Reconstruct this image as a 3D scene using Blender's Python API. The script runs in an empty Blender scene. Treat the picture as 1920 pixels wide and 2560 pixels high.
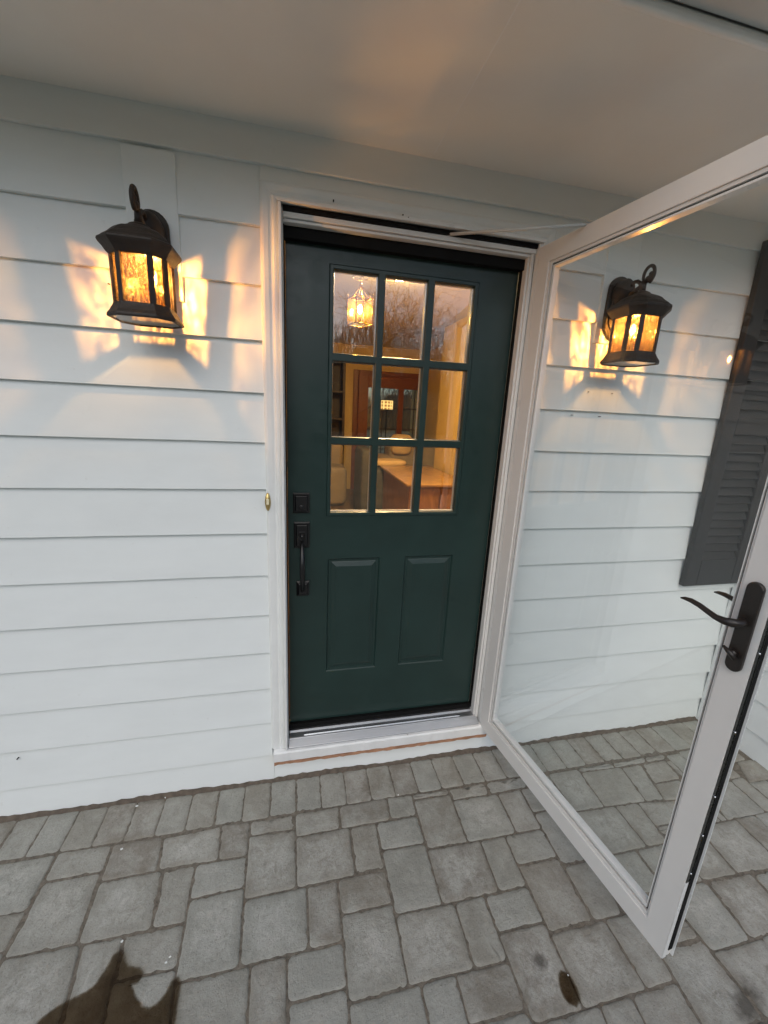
import bpy, bmesh, math, random
from mathutils import Vector, Matrix
random.seed(7)
C = bpy.context.scene.collection
R = math.radians
scn = bpy.context.scene

# ------------------------------------------------------------------ camera
cd = bpy.data.cameras.new('camera'); cam = bpy.data.objects.new('camera', cd); C.objects.link(cam)
scn.camera = cam
F, YAW, PITCH, ROLL = 1010.14, -0.2271, -0.2469, -0.0500
cd.sensor_fit = 'HORIZONTAL'; cd.sensor_width = 36.0; cd.lens = 36.0*F/1920.0
cd.clip_start = 0.02; cd.clip_end = 400
cy, sy = math.cos(YAW), math.sin(YAW); cp, sp = math.cos(PITCH), math.sin(PITCH); cr, sr = math.cos(ROLL), math.sin(ROLL)
M3 = Matrix(((cy,-sy,0),(sy,cy,0),(0,0,1))) @ Matrix(((1,0,0),(0,cp,-sp),(0,sp,cp))) @ Matrix(((cr,0,sr),(0,1,0),(-sr,0,cr)))
rt, fw, up = M3.col[0], M3.col[1], M3.col[2]
cam.matrix_world = Matrix(((rt[0],up[0],-fw[0],0.0331),(rt[1],up[1],-fw[1],-1.6060),(rt[2],up[2],-fw[2],1.7011),(0,0,0,1)))

# ------------------------------------------------------------------ world, sun, exposure
SUN_EL, SUN_AZ = R(42), R(198)      # azimuth clockwise from +Y: overcast brightness behind the photographer
w = bpy.data.worlds.new('World'); scn.world = w; w.use_nodes = True
nt = w.node_tree; nt.nodes.clear()
sky = nt.nodes.new('ShaderNodeTexSky'); sky.sky_type = 'NISHITA'; sky.sun_disc = False
sky.sun_elevation = SUN_EL; sky.sun_rotation = SUN_AZ; sky.air_density = 1.0; sky.dust_density = 2.0; sky.ozone_density = 1.0
bg = nt.nodes.new('ShaderNodeBackground'); bg.inputs['Strength'].default_value = SKYSTR = 0.09
wo = nt.nodes.new('ShaderNodeOutputWorld')
nt.links.new(sky.outputs[0], bg.inputs[0]); nt.links.new(bg.outputs[0], wo.inputs[0])
sl = bpy.data.lights.new('sun', 'SUN'); sun = bpy.data.objects.new('sun', sl); C.objects.link(sun)
sl.energy = 0.46; sl.angle = R(60); sl.color = (1.0, 1.0, 0.90)
sd = Vector((math.sin(SUN_AZ)*math.cos(SUN_EL), math.cos(SUN_AZ)*math.cos(SUN_EL), math.sin(SUN_EL)))
sun.rotation_euler = sd.to_track_quat('Z', 'Y').to_euler(); sun.location = sd*20
scn.view_settings.view_transform = 'Standard'; scn.view_settings.look = 'None'
scn.view_settings.exposure = 0.73; scn.view_settings.gamma = 1.0; scn.view_settings.use_curve_mapping = False
scn.render.engine = 'CYCLES'
cy_ = scn.cycles
cy_.use_denoising = True; cy_.max_bounces = 10; cy_.diffuse_bounces = 5; cy_.glossy_bounces = 4
cy_.transparent_max_bounces = 24; cy_.transmission_bounces = 6; cy_.caustics_reflective = False; cy_.caustics_refractive = False
cy_.sample_clamp_indirect = 4.0

PENDL, ROOML, LAMPL = 420.0, 250.0, 11500.0    # radiance of the pendant bulb, the added room lights and the lantern bulbs

# ------------------------------------------------------------------ materials
def newmat(name):
    m = bpy.data.materials.new(name); m.use_nodes = True
    n = m.node_tree; b = n.nodes['Principled BSDF']; return m, n, b
def N(n, t, **k):
    x = n.nodes.new(t)
    for a, v in k.items():
        if a.startswith('i_'):
            x.inputs[a[2:].replace('_', ' ')].default_value = v
        else: setattr(x, a, v)
    return x
def coords(n, scale=(1,1,1), kind='Object'):
    tc = N(n, 'ShaderNodeTexCoord'); mp = N(n, 'ShaderNodeMapping'); mp.inputs['Scale'].default_value = scale
    n.links.new(tc.outputs[kind], mp.inputs[0]); return mp.outputs[0]
def ramp(n, src, stops):
    r = N(n, 'ShaderNodeValToRGB'); el = r.color_ramp.elements
    while len(el) < len(stops): el.new(0.5)
    for e, (p, c) in zip(el, stops):
        e.position = p; e.color = (*c, 1) if len(c) == 3 else c
    n.links.new(src, r.inputs[0]); return r.outputs[0]
def noise(n, vec, scale, detail=4, rough=0.55, dist=0.0):
    x = N(n, 'ShaderNodeTexNoise'); x.inputs['Scale'].default_value = scale; x.inputs['Detail'].default_value = detail
    x.inputs['Roughness'].default_value = rough; x.inputs['Distortion'].default_value = dist
    if vec is not None: n.links.new(vec, x.inputs['Vector'])
    return x.outputs['Fac']
def bump(n, b, h, strength=0.2, dist=0.002):
    x = N(n, 'ShaderNodeBump'); x.inputs['Strength'].default_value = strength; x.inputs['Distance'].default_value = dist
    n.links.new(h, x.inputs['Height']); n.links.new(x.outputs[0], b.inputs['Normal'])
def mixc(n, fac, a, b_, mode='MIX'):
    x = N(n, 'ShaderNodeMix', data_type='RGBA', blend_type=mode)
    if isinstance(fac, float): x.inputs[0].default_value = fac
    else: n.links.new(fac, x.inputs[0])
    for s, v in ((6, a), (7, b_)):
        if isinstance(v, tuple): x.inputs[s].default_value = (*v, 1)
        else: n.links.new(v, x.inputs[s])
    return x.outputs[2]
def paint(name, col, rough=0.45, var=0.06, nscale=3.0, bstr=0.08, bscale=120, stretch=(1,1,1), spec=0.5, grime=None, gamt=0.5):
    m, n, b = newmat(name)
    v = coords(n, stretch)
    f = noise(n, v, nscale, 6, 0.6)
    lo = tuple(max(0, c*(1-var)) for c in col); hi = tuple(min(1, c*(1+var)) for c in col)
    c = ramp(n, f, [(0.3, lo), (0.7, hi)])
    if grime:
        g = ramp(n, noise(n, coords(n, (1,1,1)), 38, 5, 0.7), [(0.66, (0,0,0)), (0.78, (gamt,)*3)])
        c = mixc(n, g, c, grime)
    n.links.new(c, b.inputs['Base Color'])
    r = ramp(n, noise(n, v, nscale*4, 4), [(0.3, (rough*0.85,)*3), (0.7, (min(1, rough*1.15),)*3)])
    n.links.new(r, b.inputs['Roughness']); b.inputs['Specular IOR Level'].default_value = spec
    bump(n, b, noise(n, coords(n, stretch), bscale, 5, 0.6), bstr, 0.0015)
    return m
def metal(name, col, rough=0.35, bstr=0.05, stretch=(1,1,1), var=0.1):
    m = paint(name, col, rough, var, 12, bstr, 300, stretch)
    m.node_tree.nodes['Principled BSDF'].inputs['Metallic'].default_value = 1.0; return m
def schlick(n, r0):
    lw = N(n, 'ShaderNodeLayerWeight'); lw.inputs['Blend'].default_value = 0.5
    p = N(n, 'ShaderNodeMath', operation='POWER'); n.links.new(lw.outputs['Facing'], p.inputs[0]); p.inputs[1].default_value = 5.0
    a = N(n, 'ShaderNodeMath', operation='MULTIPLY_ADD'); n.links.new(p.outputs[0], a.inputs[0]); a.inputs[1].default_value = 1-r0; a.inputs[2].default_value = r0
    return a
def glass(name, tint=(0.97,0.985,0.98), ior=1.5, dirt=0.02):
    """clear pane: fresnel mix of a mirror and a see-through, light passes straight on"""
    m = bpy.data.materials.new(name); m.use_nodes = True; n = m.node_tree; n.nodes.clear()
    o = N(n, 'ShaderNodeOutputMaterial'); t = N(n, 'ShaderNodeBsdfTransparent'); t.inputs[0].default_value = (*tint, 1)
    g = N(n, 'ShaderNodeBsdfGlossy'); g.inputs['Roughness'].default_value = 0.0; g.inputs[0].default_value = (1,1,1,1)
    fr = schlick(n, ((ior-1)/(ior+1))**2)
    bp = N(n, 'ShaderNodeBump'); bp.inputs['Strength'].default_value = 0.006; bp.inputs['Distance'].default_value = 0.01
    n.links.new(noise(n, coords(n), 2.2, 1), bp.inputs['Height']); n.links.new(bp.outputs[0], g.inputs['Normal'])
    mx = N(n, 'ShaderNodeMixShader'); n.links.new(fr.outputs[0], mx.inputs[0]); n.links.new(t.outputs[0], mx.inputs[1]); n.links.new(g.outputs[0], mx.inputs[2])
    d = N(n, 'ShaderNodeBsdfDiffuse'); d.inputs[0].default_value = (0.75,0.78,0.78,1)
    m2 = N(n, 'ShaderNodeMixShader')
    s = ramp(n, noise(n, coords(n, (1,1,0.35)), 3.5, 6, 0.7, 0.6), [(0.45, (dirt*0.3,)*3), (0.75, (dirt,)*3)])
    n.links.new(s, m2.inputs[0]); n.links.new(mx.outputs[0], m2.inputs[1]); n.links.new(d.outputs[0], m2.inputs[2])
    n.links.new(m2.outputs[0], o.inputs[0]); return m
def seeded_glass(name):
    """water glass of the lanterns: amber, streaky, lets the lamp light through unevenly"""
    m = bpy.data.materials.new(name); m.use_nodes = True; n = m.node_tree; n.nodes.clear()
    o = N(n, 'ShaderNodeOutputMaterial')
    v = coords(n, (1,1,0.26))
    f = noise(n, v, 105, 2, 0.5, 1.8)
    fine = noise(n, coords(n, (1,1,0.55)), 190, 2, 0.5, 0.8)
    ad = N(n, 'ShaderNodeMath', operation='MULTIPLY_ADD'); n.links.new(fine, ad.inputs[0]); ad.inputs[1].default_value = 0.22; n.links.new(f, ad.inputs[2])
    # bright thin filaments where the ripples focus the light
    col = ramp(n, ad.outputs[0], [(0.46, (0.16,0.09,0.04)), (0.56, (0.60,0.44,0.25)), (0.615, (1.0,0.96,0.82)), (0.67, (0.60,0.44,0.25)), (0.77, (0.22,0.13,0.06))])
    t = N(n, 'ShaderNodeBsdfTransparent'); n.links.new(col, t.inputs[0])
    tl = N(n, 'ShaderNodeBsdfTranslucent'); tl.inputs[0].default_value = (0.95,0.62,0.28,1)
    bp = N(n, 'ShaderNodeBump'); bp.inputs['Strength'].default_value = 0.8; bp.inputs['Distance'].default_value = 0.003; n.links.new(ad.outputs[0], bp.inputs['Height'])
    n.links.new(bp.outputs[0], tl.inputs['Normal'])
    m1 = N(n, 'ShaderNodeMixShader'); m1.inputs[0].default_value = 0.014
    n.links.new(t.outputs[0], m1.inputs[1]); n.links.new(tl.outputs[0], m1.inputs[2])
    g = N(n, 'ShaderNodeBsdfGlossy'); g.inputs['Roughness'].default_value = 0.12; n.links.new(bp.outputs[0], g.inputs['Normal'])
    fr = schlick(n, 0.04)
    m2 = N(n, 'ShaderNodeMixShader'); n.links.new(fr.outputs[0], m2.inputs[0]); n.links.new(m1.outputs[0], m2.inputs[1]); n.links.new(g.outputs[0], m2.inputs[2])
    n.links.new(m2.outputs[0], o.inputs[0]); return m
def glow(name, col, strength):
    m, n, b = newmat(name); b.inputs['Base Color'].default_value = (0.8,0.7,0.5,1)
    b.inputs['Emission Color'].default_value = (*col, 1); b.inputs['Emission Strength'].default_value = strength; return m
def wood(name, dark, light, rough=0.4, scale=6, stretch=(8,1,8)):
    m, n, b = newmat(name); v = coords(n, stretch)
    f = noise(n, v, scale, 8, 0.6, 1.2)
    n.links.new(ramp(n, f, [(0.3, dark), (0.7, light)]), b.inputs['Base Color']); b.inputs['Roughness'].default_value = rough
    bump(n, b, f, 0.15, 0.002); return m

MT = {}
MT['siding'] = paint('siding_paint', (0.775,0.815,0.815), 0.42, 0.035, 2.2, 0.16, 55, (1,1,3), grime=(0.42,0.40,0.36), gamt=0.22)
MT['trim'] = paint('trim_paint', (0.78,0.80,0.79), 0.42, 0.05, 5, 0.10, 90, grime=(0.40,0.34,0.28), gamt=0.14)
MT['sill'] = paint('weathered_sill_paint', (0.78,0.79,0.79), 0.5, 0.08, 9, 0.5, 70, grime=(0.20,0.13,0.09), gamt=0.75)
MT['ceiling'] = paint('ceiling_paint', (0.80,0.81,0.78), 0.45, 0.04, 2.5, 0.12, 160)
MT['gutter'] = paint('gutter_paint', (0.55,0.57,0.56), 0.4, 0.05, 8)
MT['fascia'] = paint('fascia_paint', (0.82,0.84,0.83), 0.35, 0.03, 8)
MT['door'] = paint('green_door_paint', (0.0125,0.0325,0.0290), 0.36, 0.14, 5, 0.10, 140, spec=0.55)
MT['storm'] = paint('storm_aluminium_paint', (0.74,0.735,0.715), 0.38, 0.03, 4, 0.04, 400, spec=0.5)
MT['storm_edge'] = paint('storm_edge_paint', (0.75,0.76,0.75), 0.3, 0.03)
MT['alu'] = metal('mill_aluminium', (0.48,0.495,0.515), 0.42, 0.10, (0.2,4,4))
MT['bead'] = metal('polished_bead', (0.86,0.88,0.9), 0.2)
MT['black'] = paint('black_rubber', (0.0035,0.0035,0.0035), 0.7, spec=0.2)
MT['seal'] = metal('seal_strip', (0.10,0.105,0.10), 0.28)
MT['blackmetal'] = paint('black_hardware', (0.008,0.008,0.009), 0.33, 0.1, 40, 0.2, 200, spec=0.5)
MT['bronze'] = paint('rubbed_bronze', (0.012,0.008,0.006), 0.42, 0.35, 30, 0.5, 160, spec=0.6)
MT['lantern'] = paint('aged_bronze', (0.026,0.019,0.015), 0.55, 0.35, 26, 0.55, 220, spec=0.4, grime=(0.12,0.10,0.085), gamt=0.35)
MT['brass'] = metal('brass', (0.72,0.53,0.22), 0.3)
MT['cream'] = paint('cream_button', (0.80,0.72,0.48), 0.4)
MT['rawwood'] = paint('bare_sill_wood', (0.42,0.22,0.13), 0.8, 0.3, 20)
MT['shutter'] = paint('charcoal_shutter', (0.017,0.018,0.0195), 0.5, 0.12, 7, 0.1, 120, (1,1,1), spec=0.3)
MT['pane'] = glass('door_pane_glass', (0.95,0.955,0.94), 2.1, 0.010)
MT['storm_pane'] = glass('storm_pane_glass', (0.985,0.995,0.99), 1.44, 0.010)
MT['seeded'] = seeded_glass('amber_seeded_glass')
MT['frosted'] = glass('lantern_bottom_glass', (0.50,0.45,0.36), 1.45, 0.08)
def envelope(name, col, strength):
    m = bpy.data.materials.new(name); m.use_nodes = True; n = m.node_tree; n.nodes.clear(); o = N(n, 'ShaderNodeOutputMaterial')
    t = N(n, 'ShaderNodeBsdfTransparent'); e = N(n, 'ShaderNodeEmission'); e.inputs[0].default_value = (*col, 1)
    lw = N(n, 'ShaderNodeLayerWeight'); lw.inputs['Blend'].default_value = 0.5
    mm = N(n, 'ShaderNodeMath', operation='MULTIPLY_ADD'); n.links.new(lw.outputs['Facing'], mm.inputs[0]); mm.inputs[1].default_value = -strength*0.9; mm.inputs[2].default_value = strength
    n.links.new(mm.outputs[0], e.inputs[1]); a = N(n, 'ShaderNodeAddShader'); n.links.new(t.outputs[0], a.inputs[0]); n.links.new(e.outputs[0], a.inputs[1]); n.links.new(a.outputs[0], o.inputs[0]); return m
MT['envelope'] = envelope('lit_bulb_glass', (1.0,0.72,0.30), 26.0)
MT['bulb'] = glow('lamp_flame_bulb', (1.0,0.60,0.22), LAMPL)
MT['screw'] = metal('screw_zinc', (0.8,0.8,0.8), 0.25)
MT['sand'] = paint('joint_sand', (0.11,0.088,0.068), 0.95, 0.35, 40, 0.8, 200)

def paver_mat():
    m, n, b = newmat('tumbled_concrete_paver')
    v = coords(n)
    at = N(n, 'ShaderNodeAttribute', attribute_name='tone', attribute_type='GEOMETRY')
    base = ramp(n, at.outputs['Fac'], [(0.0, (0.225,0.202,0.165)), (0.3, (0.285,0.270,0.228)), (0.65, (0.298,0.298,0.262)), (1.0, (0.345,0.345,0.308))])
    ed = N(n, 'ShaderNodeAttribute', attribute_name='worn', attribute_type='GEOMETRY')
    big = noise(n, v, 9, 8, 0.72, 0.3)
    c1 = mixc(n, ramp(n, big, [(0.42, (0,0,0)), (0.64, (0.8,)*3)]), base, (0.41,0.405,0.365))
    # chalky wear in the middle of the larger stones
    mu = N(n, 'ShaderNodeMath', operation='MULTIPLY'); n.links.new(ed.outputs['Fac'], mu.inputs[0])
    n.links.new(ramp(n, noise(n, v, 30, 8, 0.78, 0.6), [(0.38, (0,0,0)), (0.64, (1.0,)*3)]), mu.inputs[1])
    c2 = mixc(n, mu.outputs[0], c1, (0.52,0.515,0.475))
    # pits and dark flecks
    c3 = mixc(n, ramp(n, noise(n, v, 160, 4, 0.75), [(0.57, (0,0,0)), (0.70, (0.6,)*3)]), c2, (0.09,0.08,0.07))
    # spilled water, dark brown, at the lower left of the photo and a few dirt spots
    sp = N(n, 'ShaderNodeAttribute', attribute_name='stain', attribute_type='GEOMETRY')
    c4 = c3
    dist_nodes = []
    def blob(cx, cy_, rx, ry, rot, ns, amt):
        tc = N(n, 'ShaderNodeTexCoord'); mp = N(n, 'ShaderNodeMapping', vector_type='TEXTURE')
        mp.inputs['Location'].default_value = (cx, cy_, 0); mp.inputs['Rotation'].default_value = (0,0,R(rot)); mp.inputs['Scale'].default_value = (rx, ry, 1)
        n.links.new(tc.outputs['Object'], mp.inputs[0])
        le = N(n, 'ShaderNodeVectorMath', operation='LENGTH')
        sep = N(n, 'ShaderNodeVectorMath', operation='MULTIPLY'); sep.inputs[1].default_value = (1,1,0)
        n.links.new(mp.outputs[0], sep.inputs[0]); n.links.new(sep.outputs[0], le.inputs[0])
        a = N(n, 'ShaderNodeMath', operation='MULTIPLY_ADD'); n.links.new(noise(n, v, ns, 4, 0.6), a.inputs[0]); a.inputs[1].default_value = amt; n.links.new(le.outputs['Value'], a.inputs[2])
        return a.outputs[0]
    BL = [(-0.30,-1.35,0.30,0.10,0,16,1.1)]
    cur = None
    for bl in BL:
        o = ramp(n, blob(*bl), [(1.00, (1,1,1)), (1.0, (0,0,0))]) if False else None
        x = N(n, 'ShaderNodeMapRange'); n.links.new(blob(*bl), x.inputs['Value']); x.inputs['From Min'].default_value = 1.42; x.inputs['From Max'].default_value = 1.30
        if cur is None: cur = x.outputs[0]
        else:
            mm = N(n, 'ShaderNodeMath', operation='MAXIMUM'); n.links.new(cur, mm.inputs[0]); n.links.new(x.outputs[0], mm.inputs[1]); cur = mm.outputs[0]
    wet = mixc(n, cur, c4, (0.045,0.031,0.021))
    cur2 = None
    for bl in [(0.80,-0.84,0.04,0.03,0,60,1.2),(0.30,-0.965,0.03,0.02,0,60,1.2),(0.135,-0.93,0.05,0.02,0,80,1.6),(1.38,-1.05,0.10,0.05,30,30,1.2),(1.22,-0.76,0.03,0.04,0,50,1.2)]:
        x = N(n, 'ShaderNodeMapRange'); n.links.new(blob(*bl), x.inputs['Value']); x.inputs['From Min'].default_value = 1.5; x.inputs['From Max'].default_value = 0.9
        if cur2 is None: cur2 = x.outputs[0]
        else:
            mm = N(n, 'ShaderNodeMath', operation='MAXIMUM'); n.links.new(cur2, mm.inputs[0]); n.links.new(x.outputs[0], mm.inputs[1]); cur2 = mm.outputs[0]
    sc_ = N(n, 'ShaderNodeMath', operation='MULTIPLY'); n.links.new(cur2, sc_.inputs[0]); sc_.inputs[1].default_value = 0.75
    fin = mixc(n, sc_.outputs[0], wet, (0.05,0.04,0.03))
    n.links.new(fin, b.inputs['Base Color'])
    rg = N(n, 'ShaderNodeMapRange'); n.links.new(cur, rg.inputs['Value']); rg.inputs['To Min'].default_value = 0.72; rg.inputs['To Max'].default_value = 0.25
    n.links.new(rg.outputs[0], b.inputs['Roughness'])
    h1 = noise(n, v, 48, 9, 0.78, 0.0)
    bump(n, b, h1, 1.0, 0.008)
    return m
MT['paver'] = paver_mat()

# ------------------------------------------------------------------ mesh helpers
class MB:
    def __init__(s): s.v = []; s.f = []; s.sm = []
    def add(s, vs, fs, smooth=False):
        o = len(s.v); s.v += [tuple(v) for v in vs]
        for f in fs: s.f.append(tuple(i+o for i in f)); s.sm.append(smooth)
        return s
    def box(s, x0, x1, y0, y1, z0, z1):
        x0, x1 = min(x0,x1), max(x0,x1); y0, y1 = min(y0,y1), max(y0,y1); z0, z1 = min(z0,z1), max(z0,z1)
        vs = [(x0,y0,z0),(x1,y0,z0),(x1,y1,z0),(x0,y1,z0),(x0,y0,z1),(x1,y0,z1),(x1,y1,z1),(x0,y1,z1)]
        return s.add(vs, [(0,3,2,1),(4,5,6,7),(0,1,5,4),(1,2,6,5),(2,3,7,6),(3,0,4,7)])
    def prism(s, poly, a, b, axis='x', smooth=False):
        """poly in the two other axes, in order (y,z) for x, (x,z) for y, (x,y) for z"""
        n = len(poly)
        def P(p, t): return (t,p[0],p[1]) if axis == 'x' else ((p[0],t,p[1]) if axis == 'y' else (p[0],p[1],t))
        vs = [P(p, a) for p in poly]+[P(p, b) for p in poly]
        fs = [tuple(range(n)), tuple(range(2*n-1, n-1, -1))]+[(i, i+n, (i+1) % n+n, (i+1) % n) for i in range(n)]
        return s.add(vs, fs, smooth)
    def loft(s, rings, close=True, caps=True, smooth=True):
        n = len(rings[0]); vs = [p for r in rings for p in r]; fs = []
        for k in range(len(rings)-1):
            for i in range(n if close else n-1):
                j = (i+1) % n; fs.append((k*n+i, k*n+j, (k+1)*n+j, (k+1)*n+i))
        if caps: fs += [tuple(range(n-1, -1, -1)), tuple(range((len(rings)-1)*n, len(rings)*n))]
        return s.add(vs, fs, smooth)
    def tube(s, pts, rad, n=10, caps=True, squash=None):
        pts = [Vector(p) for p in pts]; rads = rad if isinstance(rad, (list,tuple)) else [rad]*len(pts)
        rings = []; prev = None
        for i, p in enumerate(pts):
            t = (pts[min(i+1,len(pts)-1)]-pts[max(i-1,0)]).normalized()
            if prev is None: u = t.orthogonal().normalized()
            else: u = (prev - t*prev.dot(t)).normalized()
            prev = u; v = t.cross(u)
            rings.append([p+(u*math.cos(a)+v*math.sin(a))*rads[i] for a in [2*math.pi*k/n for k in range(n)]])
        return s.loft(rings, True, caps)
    def lathe(s, prof, c=(0,0), n=24, shape=None, smooth=True):
        rings = []
        for r, z in prof:
            if shape: rings.append([(c[0]+p[0]*r, c[1]+p[1]*r, z) for p in shape])
            else: rings.append([(c[0]+r*math.cos(2*math.pi*k/n), c[1]+r*math.sin(2*math.pi*k/n), z) for k in range(n)])
        return s.loft(rings, True, True, smooth)
    def ball(s, c, r, n=12, sc=(1,1,1)):
        rings = []
        for k in range(1, n):
            t = math.pi*k/n
            rings.append([(c[0]+sc[0]*r*math.sin(t)*math.cos(a), c[1]+sc[1]*r*math.sin(t)*math.sin(a), c[2]-sc[2]*r*math.cos(t)) for a in [2*math.pi*i/n for i in range(n)]])
        return s.loft(rings)
    def build(s, name, mat, parent=None, bevel=0.0, seg=2, smooth=False, local=None, weld=True):
        if local is not None: s.v = [(a-local[0], b-local[1], c-local[2]) for a, b, c in s.v]
        me = bpy.data.meshes.new(name); me.from_pydata(s.v, [], s.f); me.validate()
        bm = bmesh.new(); bm.from_mesh(me)
        if weld: bmesh.ops.recalc_face_normals(bm, faces=bm.faces)
        bm.to_mesh(me); bm.free()
        if len(me.polygons) == len(s.sm):
            for p, q in zip(me.polygons, s.sm): p.use_smooth = q or smooth
        o = bpy.data.objects.new(name, me); C.objects.link(o); me.materials.append(mat)
        if bevel:
            b = o.modifiers.new('bevel', 'BEVEL'); b.width = bevel; b.segments = seg; b.limit_method = 'ANGLE'; b.angle_limit = R(40); b.harden_normals = False
        if parent is not None:
            o.parent = parent
            if local is None and parent.type == 'EMPTY': o.matrix_parent_inverse = Matrix.Translation(parent.location).inverted()
        return o
def thing(name, label, cat, loc=(0,0,0), rz=0, group=None):
    o = bpy.data.objects.new(name, None); C.objects.link(o); o.location = loc; o.rotation_euler = (0,0,rz); o.empty_display_size = 0.1
    o['label'] = label; o['category'] = cat
    if group: o['group'] = group
    return o
def tag(o, label, cat, group=None):
    o['label'] = label; o['category'] = cat
    if group: o['group'] = group
    return o
def struct(o, kind='structure'): o['kind'] = kind; return o
def copy_tree(o, parent=None):
    c = o.copy(); C.objects.link(c); c.parent = parent
    for ch in list(o.children): copy_tree(ch, c)
    return c

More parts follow.
